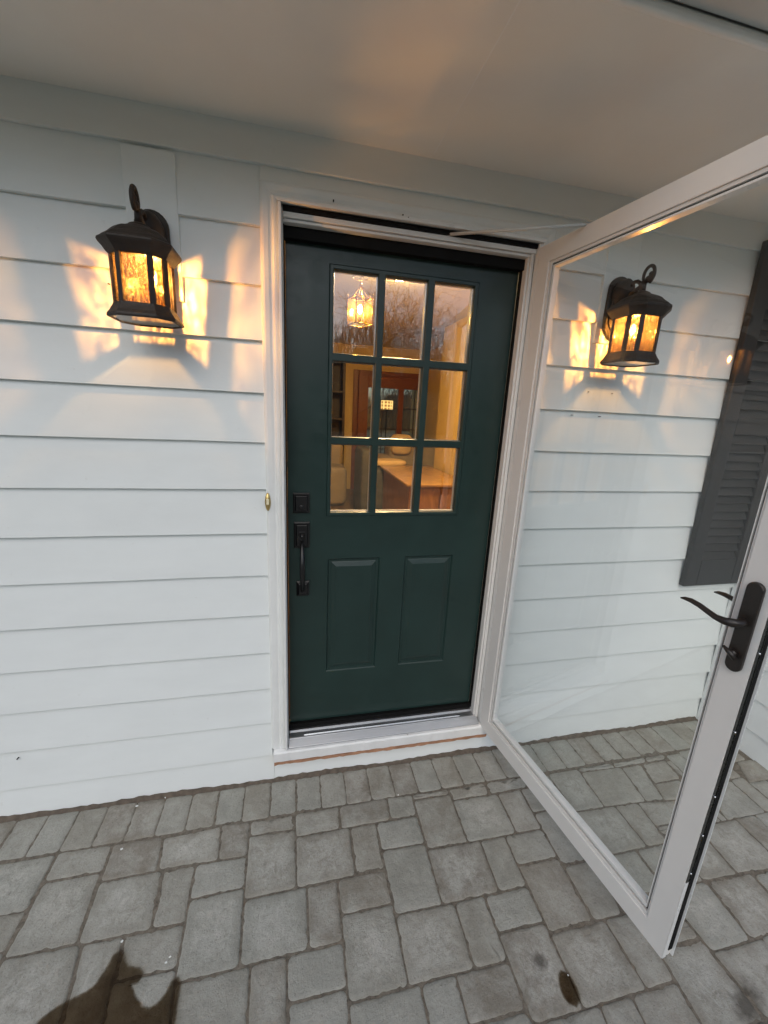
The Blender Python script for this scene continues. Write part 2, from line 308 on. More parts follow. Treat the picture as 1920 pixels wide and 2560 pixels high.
# ================================================================== ground: paving, bedding, lawn
QUADS = [[[-0.265,-0.201],[-0.155,-0.206],[-0.152,-0.341],[-0.255,-0.338]],[[-0.152,-0.206],[0.029,-0.206],[0.03,-0.27],[-0.15,-0.266]],[[0.032,-0.205],[0.219,-0.205],[0.212,-0.301],[0.035,-0.302]],[[0.222,-0.206],[0.436,-0.2],[0.429,-0.301],[0.222,-0.301]],[[0.439,-0.199],[0.553,-0.206],[0.549,-0.302],[0.432,-0.301]],[[0.557,-0.206],[0.729,-0.208],[0.728,-0.232],[0.555,-0.228]],[[0.733,-0.208],[0.917,-0.205],[0.91,-0.265],[0.731,-0.263]],[[0.92,-0.204],[1.116,-0.207],[1.113,-0.262],[0.914,-0.265]],[[-0.15,-0.27],[0.031,-0.273],[0.033,-0.487],[-0.146,-0.489]],[[0.035,-0.306],[0.253,-0.304],[0.25,-0.484],[0.037,-0.487]],[[0.257,-0.304],[0.365,-0.304],[0.366,-0.484],[0.254,-0.484]],[[0.368,-0.304],[0.549,-0.306],[0.547,-0.42],[0.369,-0.415]],[[0.555,-0.232],[0.728,-0.236],[0.723,-0.448],[0.55,-0.446]],[[0.731,-0.266],[0.948,-0.268],[0.942,-0.45],[0.726,-0.448]],[[0.951,-0.268],[1.066,-0.266],[1.06,-0.451],[0.945,-0.45]],[[1.07,-0.266],[1.198,-0.263],[1.202,-0.378],[1.065,-0.382]],[[-0.663,-0.208],[-0.488,-0.206],[-0.474,-0.336],[-0.657,-0.338]],[[-0.484,-0.214],[-0.268,-0.205],[-0.258,-0.338],[-0.47,-0.335]],[[-0.852,-0.205],[-0.667,-0.205],[-0.667,-0.302],[-0.852,-0.302]],[[-0.657,-0.342],[-0.454,-0.339],[-0.438,-0.522],[-0.65,-0.522]],[[-0.45,-0.339],[-0.339,-0.34],[-0.333,-0.523],[-0.435,-0.522]],[[-0.335,-0.341],[-0.152,-0.344],[-0.15,-0.451],[-0.332,-0.454]],[[-0.852,-0.306],[-0.67,-0.306],[-0.655,-0.518],[-0.852,-0.518]],[[-0.332,-0.457],[-0.15,-0.454],[-0.143,-0.674],[-0.325,-0.675]],[[-0.145,-0.493],[0.069,-0.49],[0.071,-0.671],[-0.14,-0.674]],[[0.073,-0.49],[0.182,-0.488],[0.183,-0.67],[0.075,-0.671]],[[0.186,-0.488],[0.366,-0.487],[0.368,-0.597],[0.187,-0.598]],[[0.369,-0.418],[0.547,-0.424],[0.542,-0.634],[0.372,-0.632]],[[0.55,-0.45],[0.774,-0.452],[0.765,-0.635],[0.545,-0.634]],[[0.777,-0.452],[0.885,-0.453],[0.878,-0.636],[0.768,-0.635]],[[0.889,-0.453],[1.06,-0.455],[1.057,-0.565],[0.883,-0.564]],[[1.065,-0.386],[1.182,-0.382],[1.162,-0.599],[1.06,-0.599]],[[-0.514,-0.525],[-0.333,-0.527],[-0.33,-0.64],[-0.503,-0.639]],[[-0.503,-0.642],[-0.33,-0.644],[-0.316,-0.78],[-0.493,-0.764]],[[-0.631,-0.526],[-0.517,-0.525],[-0.497,-0.756],[-0.601,-0.735]],[[-0.85,-0.521],[-0.64,-0.523],[-0.606,-0.742],[-0.85,-0.742]],[[-0.324,-0.678],[-0.109,-0.677],[-0.104,-0.857],[-0.308,-0.825]],[[-0.105,-0.677],[0.002,-0.675],[0.005,-0.878],[-0.1,-0.858]],[[0.006,-0.675],[0.183,-0.674],[0.182,-0.782],[0.007,-0.782]],[[0.008,-0.786],[0.182,-0.785],[0.174,-0.921],[0.009,-0.892]],[[0.187,-0.601],[0.368,-0.6],[0.366,-0.815],[0.185,-0.816]],[[0.372,-0.635],[0.586,-0.638],[0.584,-0.816],[0.369,-0.815]],[[0.59,-0.638],[0.7,-0.638],[0.7,-0.818],[0.587,-0.816]],[[0.704,-0.638],[0.878,-0.639],[0.877,-0.747],[0.703,-0.747]],[[0.703,-0.75],[0.877,-0.751],[0.867,-0.963],[0.703,-0.961]],[[0.521,-0.819],[0.7,-0.821],[0.699,-0.932],[0.518,-0.926]],[[0.407,-0.819],[0.518,-0.819],[0.514,-0.946],[0.405,-0.943]],[[0.184,-0.82],[0.403,-0.819],[0.401,-0.967],[0.176,-0.95]],[[0.518,-0.93],[0.699,-0.935],[0.7,-0.997],[0.515,-0.987]],[[0.883,-0.568],[1.057,-0.568],[1.055,-0.779],[0.879,-0.781]],[[1.06,-0.603],[1.207,-0.603],[1.167,-0.78],[1.058,-0.779]],[[0.879,-0.784],[1.092,-0.783],[1.094,-0.963],[0.871,-0.963]],[[1.096,-0.783],[1.221,-0.785],[1.2,-0.963],[1.097,-0.963]],[[0.924,-0.966],[1.032,-0.966],[1.024,-1.047],[0.911,-1.041]],[[1.036,-0.966],[1.2,-0.967],[1.191,-1.08],[1.025,-1.071]],[[0.734,-0.965],[0.921,-0.966],[0.908,-1.043],[0.716,-1.026]],[[1.211,-0.89],[1.388,-0.893],[1.398,-1.089],[1.194,-1.082]],[[1.22,-0.826],[1.384,-0.834],[1.388,-0.889],[1.212,-0.887]],[[1.381,-0.746],[1.576,-0.751],[1.557,-0.928],[1.394,-0.927]],[[1.58,-0.751],[1.788,-0.76],[1.768,-0.933],[1.56,-0.928]],[[1.394,-0.931],[1.601,-0.933],[1.599,-1.089],[1.402,-1.088]],[[1.748,-0.567],[1.96,-0.573],[1.954,-0.768],[1.733,-0.753]],[[1.607,-0.562],[1.745,-0.567],[1.729,-0.753],[1.57,-0.747]],[[1.971,-0.407],[2.146,-0.409],[2.139,-0.57],[1.921,-0.568]],[[2.15,-0.405],[2.227,-0.397],[2.225,-0.572],[2.142,-0.57]],[[2.301,-0.319],[2.458,-0.324],[2.391,-0.435],[2.23,-0.432]],[[1.423,-0.213],[1.613,-0.215],[1.619,-0.24],[1.423,-0.231]],[[1.616,-0.215],[1.824,-0.212],[1.812,-0.239],[1.622,-0.24]],[[1.827,-0.213],[1.948,-0.214],[1.929,-0.24],[1.815,-0.239]],[[1.25,-0.215],[1.419,-0.215],[1.406,-0.414],[1.259,-0.41]],[[1.422,-0.235],[1.649,-0.244],[1.623,-0.425],[1.409,-0.414]],[[1.653,-0.244],[1.771,-0.242],[1.717,-0.434],[1.626,-0.425]],[[1.775,-0.243],[1.922,-0.243],[1.903,-0.353],[1.744,-0.352]],[[1.745,-0.356],[1.889,-0.356],[1.872,-0.454],[1.718,-0.436]],[[1.257,-0.414],[1.456,-0.42],[1.458,-0.599],[1.276,-0.598]],[[1.46,-0.42],[1.577,-0.425],[1.558,-0.6],[1.461,-0.599]],[[1.58,-0.425],[1.798,-0.449],[1.754,-0.538],[1.569,-0.532]],[[1.278,-0.601],[1.397,-0.602],[1.398,-0.742],[1.281,-0.742]],[[1.4,-0.602],[1.544,-0.603],[1.545,-0.694],[1.401,-0.7]]]
WET1 = [(-0.671, -0.753), (-0.681, -0.708), (-0.662, -0.695), (-0.629, -0.678), (-0.616, -0.669), (-0.586, -0.667), (-0.564, -0.663), (-0.547, -0.649), (-0.534, -0.628), (-0.524, -0.602), (-0.518, -0.577), (-0.515, -0.563), (-0.504, -0.58), (-0.492, -0.608), (-0.481, -0.622), (-0.438, -0.631), (-0.42, -0.644), (-0.431, -0.65), (-0.462, -0.647), (-0.454, -0.67), (-0.434, -0.699), (-0.408, -0.721), (-0.386, -0.733), (-0.362, -0.728), (-0.346, -0.719), (-0.334, -0.703), (-0.327, -0.678), (-0.321, -0.663), (-0.314, -0.681), (-0.317, -0.719), (-0.312, -0.764), (-0.301, -0.826)]
WET2 = [(0.853, -0.875), (0.864, -0.888), (0.867, -0.908), (0.864, -0.946), (0.85, -0.952), (0.831, -0.943), (0.834, -0.918), (0.842, -0.893)]
CHIPS = [(-0.525, -0.036), (-0.631, -0.056), (-0.514, -0.542), (-0.363, -0.623), (-0.355, -0.611), (-0.626, -0.235), (0.491, -0.199), (0.868, -0.89)]

GZ = 0.0
def paving():
    v = []; f = []; tone = []; worn = []
    rnd = random.Random(11)
    def paver(q, tn, big):
        # q = four corners; rounded corners, nibbled edges, tumbled arris
        c = Vector((sum(p[0] for p in q)/4, sum(p[1] for p in q)/4)); n = 4
        area = abs(sum(q[i][0]*q[(i+1)%4][1]-q[(i+1)%4][0]*q[i][1] for i in range(4)))/2
        gap = 0.0; per = []
        sgn = 1 if sum(q[i][0]*q[(i+1)%4][1]-q[(i+1)%4][0]*q[i][1] for i in range(4)) > 0 else -1
        qq = q if sgn > 0 else q[::-1]
        for i in range(4):
            P = Vector(qq[i]); A = Vector(qq[i-1]); B = Vector(qq[(i+1) % 4])
            da = (A-P).normalized(); db = (B-P).normalized()
            P = P + (da+db)*gap
            r = rnd.uniform(0.008, 0.022)
            pa, pb = P+da*r, P+db*r
            for k in range(4):
                t = k/3; per.append((pa*(1-t)**2 + P*2*t*(1-t) + pb*t*t, 0))
            L = (B-P).length; m = max(2, int(L/0.016))
            e = Vector((-(B-P).y, (B-P).x)).normalized()
            Pn = Vector(qq[(i+1) % 4]); 
            end = Pn + (-db)*0.010
            for k in range(1, m):
                t = k/m; p = pb.lerp(end, t); per.append((p + e*(rnd.uniform(-0.0006, 0.0016)+(rnd.uniform(0.002, 0.0045) if rnd.random() < 0.09 else 0)), 1))
        dz = rnd.uniform(-0.0026, 0.0016); tx = rnd.uniform(-0.012, 0.012); ty = rnd.uniform(-0.012, 0.012)
        levels = [(0.0, -0.045), (0.0, -0.0065), (0.0014, -0.0030), (0.0048, -0.0010), (0.014, 0.0)]
        o = len(v); N_ = len(per)
        for ins, z in levels:
            for p, _ in per:
                d = (c-p); l = d.length; pp = p + d/l*ins*(1+rnd.uniform(-0.25, 0.25))
                v.append((pp.x, pp.y, z+dz+tx*(pp.x-c.x)+ty*(pp.y-c.y)+(rnd.uniform(-0.0008, 0.0006) if z > -0.02 and z < -0.0005 else 0)))
                tone.append(tn); worn.append(0.0)
        # inner ring that carries the chalky wear
        for p, _ in per:
            pp = p.lerp(c, 0.42); v.append((pp.x, pp.y, dz+tx*(pp.x-c.x)+ty*(pp.y-c.y)+0.0003)); tone.append(tn); worn.append(0.7*big)
        v.append((c.x, c.y, dz+0.0004)); tone.append(tn); worn.append(1.0*big)
        for k in range(5):
            for i in range(N_):
                j = (i+1) % N_; f.append((o+k*N_+i, o+k*N_+j, o+(k+1)*N_+j, o+(k+1)*N_+i))
        ci = o+6*N_
        for i in range(N_): f.append((o+5*N_+i, o+5*N_+(i+1) % N_, ci))
    placed = []
    def put(q):
        xs = [p[0] for p in q]; ys = [p[1] for p in q]; w_ = (max(xs)-min(xs)); h_ = (max(ys)-min(ys))
        placed.append((min(xs)+0.02, max(xs)-0.02, min(ys)+0.02, max(ys)-0.02))
        big = 1.0 if w_*h_ > 0.026 and rnd.random() < 0.8 else (0.45 if rnd.random() < 0.6 else 0.0)
        tn = min(1, max(0, rnd.gauss(0.5, 0.27)))
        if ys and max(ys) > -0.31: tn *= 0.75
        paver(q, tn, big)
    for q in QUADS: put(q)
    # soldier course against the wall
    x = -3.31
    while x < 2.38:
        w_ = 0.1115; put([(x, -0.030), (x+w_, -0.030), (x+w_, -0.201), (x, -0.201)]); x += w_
    CS = 0.01; NX, NY = 850, 470; occ = [bytearray(NX) for _ in range(NY)]
    def cell(x, y): return int((x+3.3)/CS), int((-0.2-y)/CS)
    for a, b_, c_, d in placed:
        i0, j1 = cell(a-0.012, c_-0.012); i1, j0 = cell(b_+0.012, d+0.012)
        for j in range(max(0, j0), min(NY, j1+1)):
            for i in range(max(0, i0), min(NX, i1+1)): occ[j][i] = 1
    for j in range(NY-20):
        i = 0
        while i < NX-24:
            if occ[j][i]: i += 1; continue
            W_ = rnd.choice([11, 18, 18, 22]); H_ = rnd.choice([18, 18, 11]); w_ = 0
            while w_ < 27 and not occ[j][i+w_] and (w_ < W_ or (occ[j][i+w_+1:i+w_+6].find(1) >= 0)): w_ += 1
            h_ = 0
            while h_ < 24 and j+h_ < NY and not any(occ[j+h_][i:i+w_]) and (h_ < H_ or any(any(occ[min(NY-1, j+h_+e_)][i:i+w_]) for e_ in range(1, 6))): h_ += 1
            for jj in range(j, j+h_):
                for ii in range(i, i+w_): occ[jj][ii] = 1
            if w_ >= 3 and h_ >= 3:
                x0, x1, y1, y0 = -3.3+i*CS, -3.3+(i+w_)*CS, -0.2-j*CS, -0.2-(j+h_)*CS
                if not (x0 > 2.36 and y1 > -0.6): put([(x0, y1), (x1, y1), (x1, y0), (x0, y0)])
            i += max(1, w_)
    me = bpy.data.meshes.new('pavement'); me.from_pydata(v, [], f)
    for nm, data in (('tone', tone), ('worn', worn)):
        a = me.attributes.new(nm, 'FLOAT', 'POINT'); a.data.foreach_set('value', data)
    me.polygons.foreach_set('use_smooth', [True]*len(me.polygons))
    me.materials.append(MT['paver'])
    o = bpy.data.objects.new('pavement', me); C.objects.link(o)
    struct(o)
    bm = bmesh.new(); bm.from_mesh(me); bmesh.ops.recalc_face_normals(bm, faces=bm.faces); bm.to_mesh(me); bm.free()
paving()
mb = MB(); G = 60
gx0, gx1, gy0, gy1 = -3.6, 5.4, -4.8, 0.03
mb.add([(gx0+(gx1-gx0)*i/G, gy0+(gy1-gy0)*j/G, -0.0036) for j in range(G+1) for i in range(G+1)],
       [(j*(G+1)+i, j*(G+1)+i+1, (j+1)*(G+1)+i+1, (j+1)*(G+1)+i) for j in range(G) for i in range(G)])
m, n, b = newmat('bedding_sand')
n.links.new(ramp(n, noise(n, coords(n), 60, 6, 0.7), [(0.3, (0.075,0.064,0.050)), (0.7, (0.24,0.21,0.17))]), b.inputs['Base Color']); b.inputs['Roughness'].default_value = 0.95
bump(n, b, noise(n, coords(n), 300, 3), 0.8, 0.003)
struct(mb.build('joint_sand', m)); bpy.data.objects['joint_sand']['kind'] = 'stuff'
m, n, b = newmat('winter_lawn')
n.links.new(ramp(n, noise(n, coords(n), 1.2, 8, 0.7), [(0.3, (0.10,0.105,0.055)), (0.7, (0.24,0.22,0.14))]), b.inputs['Base Color']); b.inputs['Roughness'].default_value = 0.95
bump(n, b, noise(n, coords(n), 40, 5), 0.9, 0.03)
mb = MB(); mb.add([(-150,-150,-0.06),(150,-150,-0.06),(150,150,-0.06),(-150,150,-0.06)], [(0,1,2,3)])
struct(mb.build('ground', m))

def film(poly, name, label, z=0.0042):
    """thin film of water; the attribute 'core' falls to zero over its rim so the patch dries out softly"""
    me = bpy.data.meshes.new(name); bm = bmesh.new(); lay = bm.verts.layers.float.new('core')
    P = []
    for k in range(len(poly)):
        a, b_ = Vector(poly[k]), Vector(poly[(k+1) % len(poly)])
        m_ = max(1, int((b_-a).length/0.012)); P += [a.lerp(b_, t/m_) for t in range(m_)]
    for _ in range(2): P = [P[k-1]*0.25+P[k]*0.5+P[(k+1) % len(P)]*0.25 for k in range(len(P))]
    ar = sum(P[k].x*P[(k+1) % len(P)].y-P[(k+1) % len(P)].x*P[k].y for k in range(len(P))); sg = 1 if ar > 0 else -1
    def off(d): 
        o = []
        for k in range(len(P)):
            t = (P[(k+1) % len(P)]-P[k-1]).normalized(); o.append(P[k]+Vector((t.y, -t.x))*sg*d)
        return o
    r1 = [bm.verts.new((p.x, p.y, z)) for p in off(-0.0012)]; r2 = [bm.verts.new((p.x, p.y, z)) for p in off(0.013)]
    for v_ in r1: v_[lay] = 1.0
    for k in range(len(P)):
        q = (k+1) % len(P); bm.faces.new((r1[k], r1[q], r2[q], r2[k]))
    f_ = bm.faces.new(r1); bmesh.ops.triangulate(bm, faces=[f_]); bm.to_mesh(me); bm.free()
    o = bpy.data.objects.new(name, me); C.objects.link(o); me.materials.append(MT['wet']); tag(o, label, 'wet patch'); return o
m = bpy.data.materials.new('wet_film'); m.use_nodes = True; n = m.node_tree; n.nodes.clear()
o_ = N(n, 'ShaderNodeOutputMaterial'); t_ = N(n, 'ShaderNodeBsdfTransparent')
at_ = N(n, 'ShaderNodeAttribute', attribute_name='core', attribute_type='GEOMETRY')
ma = N(n, 'ShaderNodeMath', operation='MULTIPLY_ADD'); n.links.new(noise(n, coords(n), 70, 4), ma.inputs[0]); ma.inputs[1].default_value = 1.1; n.links.new(at_.outputs['Fac'], ma.inputs[2])
fade = ramp(n, ma.outputs[0], [(0.40, (0,0,0)), (1.25, (1,1,1))])
n.links.new(mixc(n, fade, (1.0,1.0,1.0), ramp(n, noise(n, coords(n), 14, 6, 0.65), [(0.3, (0.32,0.25,0.18)), (0.7, (0.52,0.45,0.36))])), t_.inputs[0])
g_ = N(n, 'ShaderNodeBsdfGlossy'); g_.inputs['Roughness'].default_value = 0.25; mx_ = N(n, 'ShaderNodeMixShader')
mf = N(n, 'ShaderNodeMath', operation='MULTIPLY'); n.links.new(fade, mf.inputs[0]); mf.inputs[1].default_value = 0.018; n.links.new(mf.outputs[0], mx_.inputs[0])
n.links.new(t_.outputs[0], mx_.inputs[1]); n.links.new(g_.outputs[0], mx_.inputs[2]); n.links.new(mx_.outputs[0], o_.inputs[0]); MT['wet'] = m
film(WET1, 'wet_patch', 'dark brown wet patch on the pavers at the lower left')
film(WET2, 'wet_patch', 'small dark wet spot in the hollow of one paver')
rc = random.Random(4)
for (x, y) in CHIPS:
    r0 = rc.uniform(0.003, 0.0055); P_ = [(x+r0*rc.uniform(0.5,1.2)*math.cos(a), y+r0*rc.uniform(0.4,1)*math.sin(a)) for a in [2*math.pi*k/7 for k in range(7)]]
    tag(MB().prism(P_, 0.0025, 0.0050, 'z').build('paint_chip', MT['trim']), 'white paint chip lying on the grey pavers', 'paint chip', 'paint chips on the pavers')

# ================================================================== the house front
house = thing('house', 'white clapboard house front with porch ceiling and gutter', 'house', (0.47, 0, 0))
E_ = 0.1778; ZA = 2.4497; CZ = 2.558
XL, XR = -3.3, 2.400
rb = random.Random(5)
def lap(mb, x0, x1, zb, zt, wob=True):
    """one lap board: tilted face, thicker at its lower edge"""
    n_ = max(1, int((x1-x0)/0.25)); rings = []
    for i in range(n_+1):
        x = x0+(x1-x0)*i/n_; d = rb.uniform(-0.0007, 0.0007) if wob else 0; dz = rb.uniform(-0.0009, 0.0009) if wob else 0
        rings.append([(x, -0.0190+d, zb+dz), (x, -0.0030+d, zt+0.004), (x, 0.02, zt+0.004), (x, 0.02, zb+dz), (x, 0.0-0.002, zb+dz)])
    mb.loft(rings, True, True, False)
sid = MB()
lap(sid, XL, XR, ZA, CZ+0.01)                                   # board under the ceiling
for k in range(1, 15):
    zb = ZA-E_*k; zt = zb+E_; zb_ = max(zb, -0.02)
    if k == 14: lap(sid, XL, -0.062, zb_, zt); lap(sid, 0.99, XR, zb_, zt); lap(sid, -0.062, 0.99, zb_, 0.108)
    else:
        lap(sid, XL, -0.068, zb_, zt); lap(sid, 1.018, XR, zb_, zt)
        if k == 1: lap(sid, -0.068, 1.018, 2.4035, zt)
sidb = sid.build('clapboard_siding', MT['siding'], house, bevel=0.0012, seg=1)
wl = MB()                                                         # wall core behind the boards
wl.box(XL, -0.03, 0.02, 0.15, -0.05, 2.75).box(0.98, 5.5, 0.02, 0.15, -0.05, 2.75).box(-0.03, 0.98, 0.02, 0.15, 2.335, 2.75).box(-0.03, 0.98, 0.06, 0.15, -0.05, 0.16)
wl.build('wall_core', MT['siding'], house)
# the wing that comes forward at the right, clad the same way
ret = MB()
for k in range(0, 15):
    zb = max(ZA-E_*k, -0.02); zt = ZA-E_*k+E_ if k else CZ+0.01
    ret.prism([(2.4145, zb), (2.4025+0.0035, zt+0.004), (2.44, zt+0.004), (2.44, zb)][::-1], -2.2, -0.055, 'y')
ret.v = [((2.4145-(x-2.4000) if False else x), y, z) for x, y, z in ret.v]
ret = MB()
for k in range(0, 15):
    zb = max(ZA-E_*k, -0.02); zt = ZA-E_*k+E_ if k else CZ+0.01
    ret.prism([(2.4045, zb), (2.4165, zt+0.004), (2.44, zt+0.004), (2.44, zb)], -0.62, -0.055, 'y')
ret.build('wing_siding', MT['siding'], house, bevel=0.0012, seg=1)
cb = MB().box(2.388, 2.42, -0.055, -0.0165, -0.02, CZ-0.002); cb.build('corner_board', MT['trim'], house, bevel=0.002)
MB().box(2.44, 5.5, -0.62, 0.02, -0.05, 2.75).build('wing_wall', MT['siding'], house)
rings = []; x = XL
while x < 2.39:
    h = 0.004+0.007*rb.random()+0.004*math.sin(x*9); d = -0.031-0.004*rb.random(); rings.append([(x, -0.012, -0.02), (x, d, -0.02), (x, d, -0.003), (x, -0.0205, h), (x, -0.012, h)]); x += 0.022
MB().loft(rings, True, True, False).build('foot_mortar', MT['sand'], house)
# porch ceiling, seam, gutter
MB().box(-3.6, 5.5, -0.645, 0.02, CZ, CZ+0.03).build('porch_ceiling', MT['ceiling'], house)
MB().box(0.508, 0.5115, -0.60, -0.03, CZ-0.0007, CZ+0.001).build('ceiling_seam', MT['fascia'], house)
MB().tube([(-3.6,-0.655,CZ-0.004), (5.5,-0.655,CZ-0.004)], 0.012, 12).build('ceiling_edge_bead', MT['fascia'], house)
g_ = MB(); g_.prism([(-0.667,CZ+0.004),(-0.755,CZ+0.0),(-0.790,CZ+0.05),(-0.80,CZ+0.12),(-0.79,CZ+0.12),(-0.78,CZ+0.06),(-0.750,CZ+0.012),(-0.667,CZ+0.014)], -3.6, 5.5)
g_.build('gutter', MT['gutter'], house, bevel=0.002)
r_ = MB().box(-3.6, 5.5, -0.645, 0.15, CZ+0.03, CZ+0.06); r_.prism([(-0.86,CZ+0.16),(0.5,CZ+0.85),(0.5,CZ+0.89),(-0.86,CZ+0.20)], -3.6, 5.5)
r_.box(-3.6, 5.5, -0.66, -0.645, CZ+0.03, CZ+0.25)
r_.build('roof', paint('roof_shingle', (0.10,0.095,0.09), 0.9), house)
# door casing (left, right, head) with its moulded profile
def casing_profile(s):   # offsets from the opening outwards (x) and out of the wall (y), side s = -1 left, +1 right
    P = [(0.012,-0.002),(0.012,-0.030),(0.020,-0.034),(0.026,-0.034),(0.030,-0.027),(0.036,-0.026),(0.044,-0.029),(0.058,-0.0300),(0.064,-0.0275),(0.070,-0.021),(0.070,0.015),(0.012,0.015)]
    return P
ca = MB(); P = casing_profile(1)
ca.prism([(-a, b_) for a, b_ in P], 0.180, 2.350, 'z'); ca2 = MB()
rings = [[(-a, b_, 0.180) for a, b_ in P], [(-a, b_, 2.334+a) for a, b_ in P], [(0.951+a, b_, 2.334+a) for a, b_ in P], [(0.951+a, b_, 0.180) for a, b_ in P]]
ca2.loft(rings, True, True, False); ca2.build('door_casing', MT['trim'], house, bevel=0.001, seg=1)
# jambs and black weatherstrip, enlarged to paint shade into the opening's gaps
jb = MB(); jb.box(-0.03, 0.004, -0.002, 0.13, 0.16, 2.33).box(0.9265, 0.975, 0.0, 0.13, 0.16, 2.33).box(0.004, 0.9265, 0.0, 0.13, 2.300, 2.334)
jb.box(0.934, 0.9475, -0.010, -0.001, 0.20, 2.318)
jb.build('door_jamb', MT['storm'], house, bevel=0.002)
ws = MB(); ws.box(0.004, 0.0085, 0.012, 0.05, 0.21, 2.30).box(0.0085, 0.9265, 0.020, 0.050, 2.262, 2.2985).box(0.9225, 0.9262, 0.030, 0.05, 0.23, 2.268).box(0.0085, 0.9265, 0.038, 0.09, 0.221, 0.243)  # head strip is weatherstrip plus painted gap and shadow over the slab top
ws.box(0.004,0.950,-0.022,0.0,2.3275,2.3415)  # black filler bar stands in for the shaded gap above the rail
ws.build('weatherstrip_and_shade', MT['black'], house)
# sill: aluminium threshold, painted wood nosing with a bare lower edge
th = MB(); th.prism([(0.10,0.165),(0.10,0.219),(0.030,0.2155),(0.026,0.2075),(0.000,0.2060),(-0.006,0.2045),(-0.008,0.2005),(-0.036,0.183),(-0.037,0.1790),(-0.030,0.165)], 0.0045, 0.9455)
th.build('threshold', MT['alu'], house, bevel=0.0008, seg=1)
MB().box(0.075, 0.855, 0.004, 0.0085, 0.2062, 0.2105).build('threshold_rib', MT['bead'], house)
n_ = 60; rings = []
rs = random.Random(3)
for i in range(n_+1):
    x = -0.062+1.052*i/n_; a = rs.uniform(-0.0012, 0.0012)
    rings.append([(x, 0.05, 0.122), (x, -0.046+a, 0.1235+rs.uniform(-0.0065, 0.002)*(rs.random() < 0.5)), (x, -0.0515+a, 0.128), (x, -0.0515+a, 0.170), (x, -0.046+a, 0.1765), (x, -0.030, 0.1785), (x, 0.05, 0.1785)])
MB().loft(rings, True, True, False).build('door_sill', MT['sill'], house)
n_ = 60; rings = []
for i in range(n_+1):
    x = -0.060+1.048*i/n_; rings.append([(x, 0.0, 0.104), (x, -0.0478+rs.uniform(-0.0015, 0.0015), 0.1045+rs.uniform(0, 0.004)), (x, -0.049, 0.1222), (x, 0.0, 0.1222)])
MB().loft(rings, True, True, False).build('bare_sill_edge', MT['rawwood'], house)
# small holes and nail marks left in the paint
for px, pz in ((0.411,2.362),(0.431,2.356),(0.49,2.352),(0.17,2.372)):
    MB().box(px-0.0018, px+0.0018, -0.0358, -0.026, pz-0.002, pz+0.002).build('nail_hole', MT['black'], house)
for px, pz in ((-0.54,2.05),(-1.05,0.28),(-1.2,0.12),(1.22,1.72),(1.36,1.72),(1.28,1.82),(1.40,1.82)):
    MB().box(px-0.002, px+0.002, -0.0178, -0.004, pz-0.0012, pz+0.0012).build('nail_hole', MT['black'], house)
# flat mounting boards behind the two lanterns
for x0 in (-0.396, 1.336):
    MB().box(x0-0.073, x0+0.077, -0.0200, 0.0, 2.017, 2.4385).build('lantern_mounting_board', MT['siding'], house, bevel=0.002)

# ================================================================== green entry door
door = thing('entry_door', 'dark green panelled entry door with nine glass panes, closed', 'door', (0.465, 0.055, 0.245))
Y0, Y1 = 0.052, 0.096
LX = [(0.185,0.3485),(0.3795,0.5445),(0.5760,0.7385)]; LZ = [(1.905,2.1905),(1.5875,1.8735),(1.2735,1.555)]
sb = MB(); X0, X1, Z0, Z1 = 0.0095, 0.9215, 0.2455, 2.275
wx0, wx1, wz0, wz1 = 0.166, 0.758, 1.255, 2.209
panels = [(0.176,0.4095,0.5035,1.0635),(0.5235,0.757,0.5045,1.064)]
def plate_with_holes(mb, holes, y0, y1):
    xs = sorted({X0, X1} | {h[0] for h in holes} | {h[1] for h in holes}); zs = sorted({Z0, Z1} | {h[2] for h in holes} | {h[3] for h in holes})
    def inh(x, z): return any(h[0] < x < h[1] and h[2] < z < h[3] for h in holes)
    for i in range(len(xs)-1):
        for j in range(len(zs)-1):
            if inh((xs[i]+xs[i+1])/2, (zs[j]+zs[j+1])/2): continue
            for y, fl in ((y0, False), (y1, True)):
                q = [(xs[i],y,zs[j]),(xs[i+1],y,zs[j]),(xs[i+1],y,zs[j+1]),(xs[i],y,zs[j+1])]
                mb.add(q, [(3,2,1,0) if fl else (0,1,2,3)])
    for a in holes:
        q = [(a[0],a[2]),(a[1],a[2]),(a[1],a[3]),(a[0],a[3])]
        for k in range(4):
            p, r = q[k], q[(k+1) % 4]; mb.add([(p[0],y0,p[1]),(r[0],y0,r[1]),(r[0],y1,r[1]),(p[0],y1,p[1])], [(0,1,2,3)])
    q = [(X0,Z0),(X1,Z0),(X1,Z1),(X0,Z1)]
    for k in range(4):
        p, r = q[k], q[(k+1) % 4]; mb.add([(p[0],y0,p[1]),(p[0],y1,p[1]),(r[0],y1,r[1]),(r[0],y0,r[1])], [(0,1,2,3)])
plate_with_holes(sb, [(wx0,wx1,wz0,wz1)]+[p for p in panels], Y0, Y1)
me_slab = sb.build('door_slab', MT['door'], door, weld=False)
bmm = bmesh.new(); bmm.from_mesh(me_slab.data); bmesh.ops.remove_doubles(bmm, verts=bmm.verts, dist=1e-5); bmesh.ops.recalc_face_normals(bmm, faces=bmm.faces); bmm.to_mesh(me_slab.data); bmm.free()
def frame_rings(mb, x0, x1, z0, z1, steps, fill=True):
    """nested rectangles: steps = [(inset, y), ...] from the outside in"""
    rings = [[(x0+i_, y, z0+i_), (x1-i_, y, z0+i_), (x1-i_, y, z1-i_), (x0+i_, y, z1-i_)] for i_, y in steps]
    mb.loft(rings, True, False, False)
    if fill: mb.add(rings[-1], [(0,1,2,3)])
